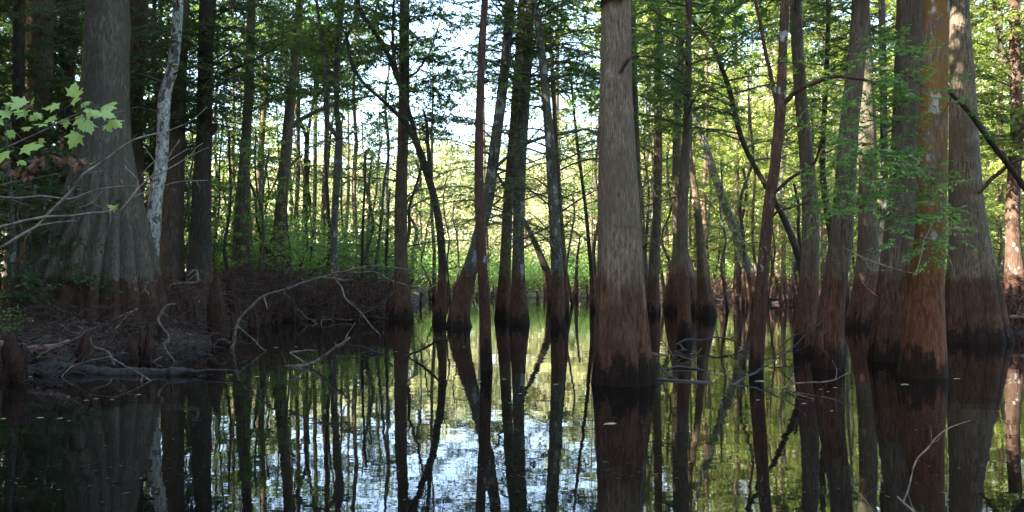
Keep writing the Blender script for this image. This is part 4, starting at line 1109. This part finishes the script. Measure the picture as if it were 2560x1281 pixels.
wood('fallen_log', 'long grey half sunken log tapering to a point in the left water', 'log', 'log',
     [[(60, 925, 46, 10.9), (120, 928, 44, 10.9), (200, 932, 32, 10.8), (280, 936, 30, 10.7), (360, 937, 29, 10.6), (430, 938, 24, 10.5), (480, 938, 14, 10.5), (540, 937, 6, 10.4), (600, 937, 3, 10.3)]], ns=12, wob=.02, seed=4)
wood('fallen_log', 'mossy brown knobbed log end resting on the grey half sunken log', 'log', 'brown',
     [[(20, 906, 34, 11.), (60, 910, 36, 11), (95, 912, 40, 10.9), (110, 912, 30, 10.9)]], ns=10, wob=.03, seed=5)
wood('fallen_branch', 'smooth pinkish bare branch lying on the left bank', 'branch', 'pinkwood',
     [[(-60, 856, 18, 11.2), (0, 860, 18, 11.2), (50, 866, 19, 11.2), (95, 870, 18, 11.2), (130, 867, 16, 11.2), (155, 861, 13, 11.2), (174, 853, 9, 11.2)]], ns=10, seed=6)
wood('dead_branch', 'pale straight stick resting on the grey half sunken log', 'branch', 'deadwood', [[(180, 918, 6, 10.5), (215, 905, 7, 10.4), (250, 896, 6, 10.3), (274, 890, 4, 10.3)], [(182, 915, 5, 10.5), (165, 930, 4, 10.4), (150, 950, 4, 10.3), (156, 962, 3, 10.3)]], seed=7)
wood('dead_branch', 'red brown stick sloping down across the grey half sunken log into the water', 'branch', 'deadwood', [[(272, 893, 5, 10.2), (310, 915, 6, 10.1), (350, 940, 6, 10), (385, 962, 5, 9.9), (425, 976, 3, 9.8)], [(356, 944, 4, 10), (352, 954, 3, 9.9), (350, 962, 2, 9.9)]], seed=8)
wood('dead_branch', 'curled pale root stub on the left bank between massive cypress and tall knee', 'branch', 'deadwood', [[(470, 690, 5, 15), (490, 676, 8, 15), (497, 700, 9, 15), (492, 708, 9, 15), (450, 712, 7, 15), (425, 716, 4, 15)], [(448, 710, 7, 15), (444, 700, 6, 15), (434, 693, 5, 15)]][:1], seed=9)
wood('dead_branch', 'pale hooked root on the left bank in front of the white barked trunk', 'branch', 'deadwood', [[(350, 736, 3, 14), (362, 726, 5, 14), (364, 714, 6, 14), (374, 704, 5, 14), (392, 703, 3, 14)], [(362, 726, 4, 14), (370, 732, 4, 14), (375, 738, 3, 14)]], seed=10)
wood('dead_branch', 'crooked grey stick arching over the left knees', 'branch', 'deadwood', [[(440, 760, 6, 13), (415, 764, 9, 13), (403, 780, 10, 13), (395, 796, 8, 13), (405, 820, 5, 12.8), (420, 845, 5, 12.6), (404, 862, 5, 12.4), (420, 890, 5, 12.2), (440, 925, 4, 12)], [(404, 862, 4, 12.4), (424, 842, 3, 12.5), (431, 822, 2, 12.6)], [(405, 892, 3, 12.2), (380, 906, 4, 12.1), (350, 920, 4, 12)]], seed=11)
wood('dead_branch', 'bare stick propped against the foot of the massive fluted cypress', 'branch', 'deadwood', [[(278, 802, 6, 13.6), (305, 792, 7, 13.6), (330, 780, 6, 13.6), (346, 772, 4, 13.6)], [(284, 830, 3, 13.4), (310, 800, 4, 13.5), (340, 776, 3, 13.6)]], seed=12)
wood('sunken_branch', 'thick black sunken limb right of the big pale trunk', 'branch', 'wetwood',
     [[(1612, 948, 6, 10.1), (1640, 952, 8, 10), (1700, 957, 10, 9.9), (1750, 962, 16, 9.8), (1800, 966, 15, 9.7), (1835, 967, 9, 9.6)], [(1640, 900, 5, 10.6), (1660, 930, 8, 10.4), (1700, 948, 8, 10.1), (1740, 958, 8, 9.9)], [(1828, 966, 8, 9.6), (1858, 950, 7, 9.8), (1885, 938, 6, 10), (1925, 912, 5, 10.2), (1975, 876, 4, 10.4), (2010, 845, 3, 10.5), (2056, 802, 2, 10.6)],
      [(1835, 967, 7, 9.6), (1870, 1000, 6, 9.0), (1900, 1012, 5, 8.9)]], seed=13)
wood('sunken_branch', 'thin black branch bowed over the water behind the black sunken limb', 'branch', 'wetwood', [[(1690, 862, 6, 14.6), (1716, 850, 6, 14.6), (1760, 848, 6, 14.6), (1788, 842, 6, 14.6), (1830, 850, 5, 14.6), (1860, 858, 4, 14.6), (1876, 868, 3, 14.6)], [(1826, 848, 6, 14.6), (1838, 840, 4, 14.6), (1842, 836, 3, 14.6)], [(1700, 862, 6, 14.6), (1720, 880, 5, 14), (1748, 892, 4, 13.6), (1720, 884, 3, 13.2)]], seed=14)
wood('floating_branch', 'pale weathered driftwood floating right of the big pale trunk', 'branch', 'deadwood', [[(1620, 882, 6, 13.4), (1660, 888, 12, 13.2), (1705, 898, 14, 12.8), (1750, 906, 9, 12.4), (1792, 914, 4, 12)], [(1640, 896, 5, 12.7), (1700, 910, 6, 12.2), (1760, 918, 3, 11.8)]], seed=15)
wood('sunken_branch', 'low black forked stick in front of the floating driftwood', 'branch', 'wetwood', [[(1666, 924, 5, 11.2), (1690, 918, 7, 11.3), (1730, 924, 7, 11.2), (1790, 932, 7, 11), (1840, 930, 5, 10.9), (1870, 926, 3, 10.9)], [(1790, 932, 5, 11), (1786, 920, 4, 11), (1796, 914, 3, 11)], [(1668, 918, 5, 11.2), (1700, 934, 6, 11), (1740, 930, 5, 11.1)]], seed=16)
wood('sunken_branch', 'thin branch forking low in front of the ruddy swollen foot', 'branch', 'deadwood', [[(1948, 973, 4, 9.3), (1975, 962, 5, 9.3), (2010, 957, 5, 9.3), (2060, 957, 5, 9.2), (2090, 950, 4, 9.2), (2120, 938, 3, 9.2)], [(1948, 973, 4, 9.3), (1990, 992, 4, 8.7), (2040, 1004, 3, 8.4)], [(2088, 951, 4, 9.2), (2090, 925, 3, 9.2), (2078, 900, 3, 9.2)]], seed=17)
for i, ln in enumerate([[(1910, 900, 4, 12), (1945, 898, 4, 12), (1980, 903, 3, 12)], [(1950, 870, 4, 12.5), (1985, 838, 4, 12.5), (2015, 826, 3, 12.4), (2055, 800, 2, 12.4)], [(1930, 895, 4, 12), (1965, 880, 4, 12.4), (2005, 870, 3, 12.6), (2040, 845, 2, 12.6)], [(1690, 880, 4, 13), (1720, 905, 4, 12.6), (1745, 945, 3, 12)]]):
    wood('dead_branch', ['thin dark twig lying left of the ruddy swollen foot', 'slender twig rising up across the ruddy swollen foot', 'thin curved twig beside the ruddy swollen foot', 'thin reddish twig slanting down to the black sunken limb'][i], 'branch', 'brushwood', [ln], seed=20 + i, ns=5)
wood('fallen_log', 'dark log lying along the far right shore among the knees', 'log', 'dark', [[(1915, 748, 10, 37), (1950, 750, 11, 37), (1990, 752, 9, 37)]], seed=30)
wood('fallen_log', 'pale flat log lying on the brushy bank at the right edge', 'log', 'deadwood', [[(2525, 792, 10, 17.5), (2560, 794, 12, 17.4), (2620, 796, 12, 17.2)]], seed=31)
wood('bare_twig', 'long bare twig arching up out of the dark water at the bottom right', 'twig', 'paletwig',
     [[(2310, 1310, 7, 4.0), (2280, 1275, 8, 4.1), (2262, 1262, 8, 4.1), (2243, 1242, 7, 4.15)], [(2258, 1256, 6, 4.1), (2268, 1232, 5.5, 4.1), (2276, 1200, 5.5, 4.1), (2284, 1168, 5, 4.1), (2294, 1146, 5.5, 4.1), (2320, 1122, 5, 4.1), (2340, 1096, 4.5, 4.1), (2362, 1076, 4, 4.1), (2390, 1062, 3, 4.1), (2426, 1051, 2, 4.1)]], ns=6, wob=.002, seed=32)
wood('bare_twig', 'short thin twig standing up at the bottom right beside the arching twig', 'twig', 'paletwig', [[(2372, 1300, 3.5, 4.2), (2368, 1255, 3.5, 4.2), (2371, 1215, 3, 4.2), (2371, 1186, 3, 4.2)]], ns=5, wob=.002, seed=33)
wood('bare_twig', 'thin twig slanting out of the bottom edge, left of the arching twig', 'twig', 'paletwig', [[(2195, 1310, 4, 4.3), (2170, 1260, 4, 4.3), (2146, 1232, 3, 4.3), (2128, 1208, 2, 4.3)]], ns=5, wob=.002, seed=34)
wood('hanging_twig', 'pale bare drooping twigs hanging in front of the twin big trunks', 'twig', 'paletwig',
     [[(2110, 620, 3, 8.8), (2150, 640, 3, 8.7), (2190, 656, 3, 8.7), (2240, 672, 3, 8.6), (2285, 682, 2.5, 8.6)], [(2130, 628, 3, 8.8), (2160, 650, 2.5, 8.7), (2178, 676, 2.5, 8.7), (2215, 678, 2, 8.6)], [(2230, 410, 2.5, 8.8), (2270, 412, 3, 8.8), (2300, 425, 2.5, 8.8), (2320, 440, 2, 8.8)], [(2360, 570, 2.5, 8.8), (2395, 574, 3, 8.8), (2408, 590, 2.5, 8.8), (2420, 602, 2, 8.8)], [(2300, 590, 2.5, 8.8), (2350, 610, 3, 8.8), (2376, 650, 2.5, 8.8), (2390, 700, 2, 8.8)],
      [(2290, 690, 2, 8.6), (2300, 650, 2.5, 8.7), (2312, 600, 2.5, 8.8), (2330, 560, 2, 8.9)], [(2155, 705, 2.5, 9), (2175, 728, 2.5, 9), (2195, 742, 2, 9)]], ns=5, wob=.004, seed=35)

r = np.random.default_rng(21)
for k in range(34):
    d_ = r.uniform(10.3, 21)
    px_ = r.uniform(0, 540) if d_ < 16 else r.uniform(380, 980)
    if d_ >= 16: d_ = np.interp(px_, SH_PX, SH_D) + r.uniform(-2, 3)
    x_ = (px_ - CX) / F * d_
    g_ = max(0, float(ground_z(x_, d_)))
    py_ = HZ - (g_ + r.uniform(.02, .12) - CAM_H) * F / d_
    L_ = r.uniform(50, 150) * 14 / d_; up = r.uniform(-.15, .75) * L_; sg = r.choice([-1, 1])
    w_ = r.uniform(3, 8) * 14 / d_
    ln = [(px_ + sg * L_ * t + r.normal(0, 5), py_ - up * t ** .8 + r.normal(0, 5), w_ * (1 - .65 * t), d_ + .5 * t) for t in (0, .2, .4, .6, .8, 1)]
    l2 = [(ln[2][0], ln[2][1], w_ * .6, ln[2][3]), (ln[2][0] + sg * L_ * .2, ln[2][1] - L_ * r.uniform(.05, .3), w_ * .4, ln[2][3] - .1), (ln[2][0] + sg * L_ * .32, ln[2][1] - L_ * r.uniform(.1, .4), w_ * .2, ln[2][3] - .2)]
    wood('dead_branch', 'crooked dead stick lying in the tangle over the left bank', 'branch', ('deadwood', 'brushwood', 'wetwood')[k % 3], [ln, l2], 'dead sticks in the tangle over the left bank', ns=6, wob=.02, seed=100 + k)

# ------------------------------------------------------------------ near left: bare twigs and maple spray
wood('bare_branch', 'long bare branch sweeping up from the lower left edge in front of the massive cypress', 'branch', 'paletwig',
     [[(-60, 652, 9, 3.3), (0, 620, 9, 3.3), (50, 588, 8.5, 3.35), (92, 565, 8, 3.4), (120, 534, 8, 3.4), (150, 505, 8, 3.4), (185, 470, 7.5, 3.45), (207, 436, 7.5, 3.45), (245, 410, 7, 3.5), (285, 382, 6.5, 3.5), (330, 350, 6, 3.5), (375, 335, 5, 3.55), (420, 324, 4.5, 3.6), (465, 306, 3.5, 3.6), (495, 285, 3, 3.6), (518, 263, 2, 3.6)],
      [(92, 565, 6, 3.4), (140, 556, 5, 3.4), (190, 552, 3, 3.4)], [(185, 468, 5, 3.45), (196, 448, 4, 3.4), (205, 434, 3, 3.4)]], ns=7, wob=.002, seed=40)
wood('bare_branch', 'bare forked branch running level from the left edge and ending in red brown twigs', 'branch', 'paletwig',
     [[(-60, 580, 8, 3.1), (0, 567, 8, 3.1), (60, 552, 8, 3.15), (115, 541, 7.5, 3.2), (180, 539, 7, 3.2), (230, 532, 7, 3.25), (275, 531, 6, 3.25), (296, 538, 4, 3.3)], [(300, 528, 6, 3.25), (325, 500, 6, 3.25), (347, 470, 6, 3.3), (372, 448, 5, 3.3), (400, 420, 4, 3.3), (440, 390, 3, 3.35), (470, 372, 2.5, 3.35)],
      [(347, 470, 5, 3.3), (343, 450, 4.5, 3.3), (330, 436, 4, 3.3), (316, 424, 3.5, 3.3), (313, 416, 2, 3.3)], [(366, 452, 4, 3.3), (420, 424, 3.5, 3.3), (470, 395, 3, 3.35), (510, 376, 2.5, 3.35), (524, 372, 1.5, 3.35)], [(335, 492, 4, 3.25), (390, 470, 3, 3.3), (440, 456, 3, 3.3), (490, 452, 2.5, 3.3), (522, 450, 1.5, 3.3)], [(396, 420, 3, 3.3), (388, 405, 2.5, 3.3), (362, 368, 1.5, 3.3)],
      [(260, 532, 5, 3.25), (276, 530, 5, 3.2), (278, 550, 4, 3.2), (268, 580, 3.5, 3.2), (262, 608, 2, 3.2)], [(470, 395, 2.5, 3.35), (495, 366, 2, 3.35), (508, 358, 1.5, 3.35)], [(410, 415, 2, 3.3), (430, 376, 1.5, 3.3), (450, 350, 1.2, 3.3)], [(490, 452, 2, 3.3), (500, 470, 1.5, 3.3), (498, 482, 1.2, 3.3)], [(340, 478, 3, 3.3), (360, 430, 2, 3.3), (385, 405, 1.5, 3.3)]], ns=6, wob=.002, seed=41)
wood('bare_branch', 'slender wavy bare branch crossing the massive cypress at mid height', 'branch', 'paletwig',
     [[(-60, 488, 6, 3.7), (0, 492, 6, 3.7), (50, 496, 6, 3.7), (100, 491, 5.5, 3.7), (150, 497, 5.5, 3.7), (178, 500, 5.5, 3.7), (210, 488, 5, 3.7), (245, 476, 4.5, 3.7), (290, 470, 4, 3.7), (345, 467, 2.5, 3.7)], [(198, 519, 4, 3.6), (215, 516, 4.5, 3.6), (240, 503, 4, 3.6), (250, 488, 3, 3.6), (256, 480, 2, 3.6)]], ns=6, wob=.002, seed=42)


def maple_leaf(c, d, nrm, size, mb, mat=0, curl=.18, r=rng):
    """one five lobed leaf: a fan of quads"""
    d = unit(np.asarray(d, float)); nrm = unit(np.asarray(nrm, float) - d * np.dot(nrm, d))
    s = np.cross(d, nrm)
    out = [(0, 0), (.10, .06), (.36, .02), (.28, .20), (.38, .34), (.52, .52), (.27, .46), (.22, .56), (.24, .72), (.11, .78), (0, 1.0)]
    pts = out + [(-x, y) for x, y in out[-2:0:-1]]
    v = []
    ang = r.normal(0, .12)
    for x, y in pts + [(0, .3)]:
        z = -curl * (abs(x) * 1.2 + (y - .3) ** 2 * .8) + r.normal(0, .015)
        v.append(c + size * (s * x + d * y + nrm * z))
    n = len(pts)
    mid = n
    f = [[mid, k, (k + 1) % n, (k + 2) % n] for k in range(0, n, 2)]
    mb.add(np.array(v), np.array(f), mat, True)


def maple(label, stem_lines, leaves, dead, seed):
    root = wood('maple_branch', label, 'branch', 'deadwood', stem_lines, ns=6, wob=.002, seed=seed)
    root.location = root.location
    r = np.random.default_rng(seed)
    o0 = np.array(root.location)
    for px, py, sz, ang, d in leaves:
        mb = MB()
        a = R(ang)
        dv = np.array([math.cos(a), r.uniform(-.5, .2), math.sin(a)])
        nr = np.array([r.normal(0, .45), -.75 + r.normal(0, .35), .8])
        c = P(px, py, d)
        maple_leaf(c, dv, nr, sz * r.uniform(.45, .8) / F * d, mb, 0, r.uniform(.1, .55), r)
        back = c - unit(dv) * .035 + [0, 0, .012]
        mb.add(*tube(np.array([back, c]), .0011, 3), 1)
        mb.build('leaf', [M['maple'], M['twig']], root, o0)
    for px, py, sz, ang, d in dead:
        mb = MB()
        for k in range(3):
            a = R(ang + r.normal(0, 55))
            maple_leaf(P(px, py, d) + r.normal(0, .006, 3), (math.cos(a), r.uniform(-.8, .5), math.sin(a)), r.normal(0, 1, 3), sz / F * d * r.uniform(.45, .85), mb, 0, .9, r)
        q = mb.build('dead_leaf', [M['deadleaf']], root, o0)
    return root


maple('maple spray of pale green leaves and withered brown ones entering at the left edge', [
    [(-60, 402, 6, 2.9), (0, 377, 6, 2.9), (60, 350, 5.5, 2.9), (110, 328, 5, 2.95), (160, 303, 4.5, 3), (200, 285, 3.5, 3), (225, 265, 2, 3)],
    [(150, 308, 3, 3), (220, 290, 3, 3), (290, 282, 2.5, 3.05), (345, 268, 2, 3.1)], [(-60, 470, 4, 2.9), (0, 442, 4, 2.9), (40, 422, 3, 2.9), (70, 400, 2, 2.9)], [(-60, 480, 4, 3), (0, 462, 4, 3), (75, 448, 4, 3), (150, 434, 3, 3), (215, 420, 2, 3)], [(0, 300, 2, 2.9), (30, 322, 2, 2.9), (55, 348, 2, 2.9)]],
    [(175, 262, 70, 60, 2.95), (150, 262, 66, 195, 2.9), (140, 290, 80, 215, 2.95), (120, 310, 64, 180, 2.9), (200, 262, 60, 20, 3), (205, 285, 80, -75, 3), (215, 300, 86, -60, 3), (252, 280, 62, -20, 3), (250, 268, 60, 5, 3.05), (272, 300, 64, -25, 3.05), (195, 330, 72, -110, 3), (65, 262, 58, 150, 2.9), (30, 285, 60, 170, 2.9), (10, 300, 56, 190, 2.9),
     (75, 262, 40, 60, 2.9), (25, 378, 76, 190, 2.85), (50, 372, 80, 10, 2.85), (48, 400, 60, -30, 2.9), (100, 345, 46, -90, 2.95), (255, 265, 70, 10, 3.1), (225, 410, 30, 20, 3), (280, 520, 40, 30, 3.25), (292, 522, 44, 150, 3.25), (180, 244, 56, 80, 3), (215, 268, 70, -30, 2.95), (10, 268, 50, 20, 2.9)]
    + [(rs.uniform(5, 270), rs.uniform(255, 330), rs.uniform(34, 60), rs.uniform(-120, 200), rs.uniform(2.9, 3.1)) for _ in range(16)],
    [(80, 262, 22, 200, 2.9), (105, 400, 44, 250, 2.95), (100, 415, 40, 280, 2.95), (150, 352, 30, 270, 3), (152, 388, 34, 260, 3), (165, 400, 34, 290, 3), (200, 408, 38, 300, 3), (195, 400, 30, 250, 3), (40, 430, 40, 260, 2.95), (20, 405, 36, 240, 2.95), (65, 440, 34, 300, 2.95), (292, 452, 24, 290, 3.2)], 50)

# ------------------------------------------------------------------ floating leaves
r = np.random.default_rng(5)
FL = [(1525, 1062, 50), (2262, 963, 34), (2392, 948, 26), (2010, 1010, 20), (2088, 970, 16), (2052, 974, 14), (2070, 980, 12), (1900, 955, 40), (1895, 1001, 16), (2080, 1028, 16), (2290, 1076, 8), (70, 944, 34), (100, 1046, 30), (150, 1047, 24), (172, 1053, 14), (8, 1048, 24), (345, 988, 24), (215, 1002, 20), (240, 998, 18), (280, 1000, 20),
      (1160, 868, 12), (1200, 955, 14), (1120, 950, 18), (1260, 949, 16), (1345, 945, 14), (1430, 905, 24), (1440, 878, 20), (1390, 962, 22), (1300, 985, 16), (1275, 1008, 14), (640, 943, 24), (575, 938, 22), (690, 870, 18), (740, 868, 16), (860, 855, 18), (990, 880, 14), (1030, 905, 16), (1480, 1025, 12), (1800, 935, 20)]
for px, py, w in FL:
    d = F * CAM_H / (py - HZ)
    p = P(px, py, d)
    s = .75 * w / F * d
    mb = MB()
    a = r.uniform(-.5, .5)
    dv = np.array([math.cos(a), math.sin(a) * .6, 0]); sv = np.array([-dv[1], dv[0], 0])
    k = np.array([[0, 0, 0], [.25, .2, .06], [.7, .18, .09], [1, 0, .05], [.7, -.2, .03], [.25, -.2, .05]])
    v = np.array([p - dv * s * .5 + s * (dv * a_ + sv * b_ + np.array([0, 0, c_ + .012])) for a_, b_, c_ in k])
    mb.add(v, np.array([[0, 1, 4, 5], [1, 2, 3, 4]]), 0, True)
    o = mb.build('floating_leaf', M['fallen'], None, p, p)
    tag(o, 'small pale fallen leaf floating on the dark water', 'leaf', 'fallen leaves floating on the water')

# flecks of bark, needles and scum drifting on the water: nobody could count them
r = np.random.default_rng(8)
db = MB()
n = 2600
cl = r.integers(0, 60, n)
cx_, cy_ = r.uniform(-9, 9, 60), r.uniform(4.5, 24, 60)
x = cx_[cl] * (cy_[cl] / 12) + r.normal(0, .55, n); y = cy_[cl] + r.normal(0, .45, n)
for bx, by, br in BASES:
    if by > 26: continue
    aa = r.uniform(0, 6.28, 45); q_ = br * r.uniform(.95, 1.25, 45) + np.abs(r.normal(0, .10, 45))
    x = np.append(x, bx + np.cos(aa) * q_); y = np.append(y, by + np.sin(aa) * q_)
ok = (ground_z(x, y) < -.05) & (y > 3.5)
c = np.stack([x, y, np.full(len(x), .008)], 1)[ok]
n = len(c)
a = r.uniform(0, 6.28, n)
dv = np.stack([np.cos(a), np.sin(a), r.normal(0, .02, n)], 1)
sd = np.stack([-np.sin(a), np.cos(a), r.normal(0, .1, n)], 1)
db.add(*leaf_quads(c, dv, sd, r.uniform(.01, .06, n), r.uniform(.006, .02, n)), 0, False)
tag(db.build('floating_debris', M['litter']), 'tiny flecks of bark and needles drifting on the dark water', 'debris', kind='stuff')
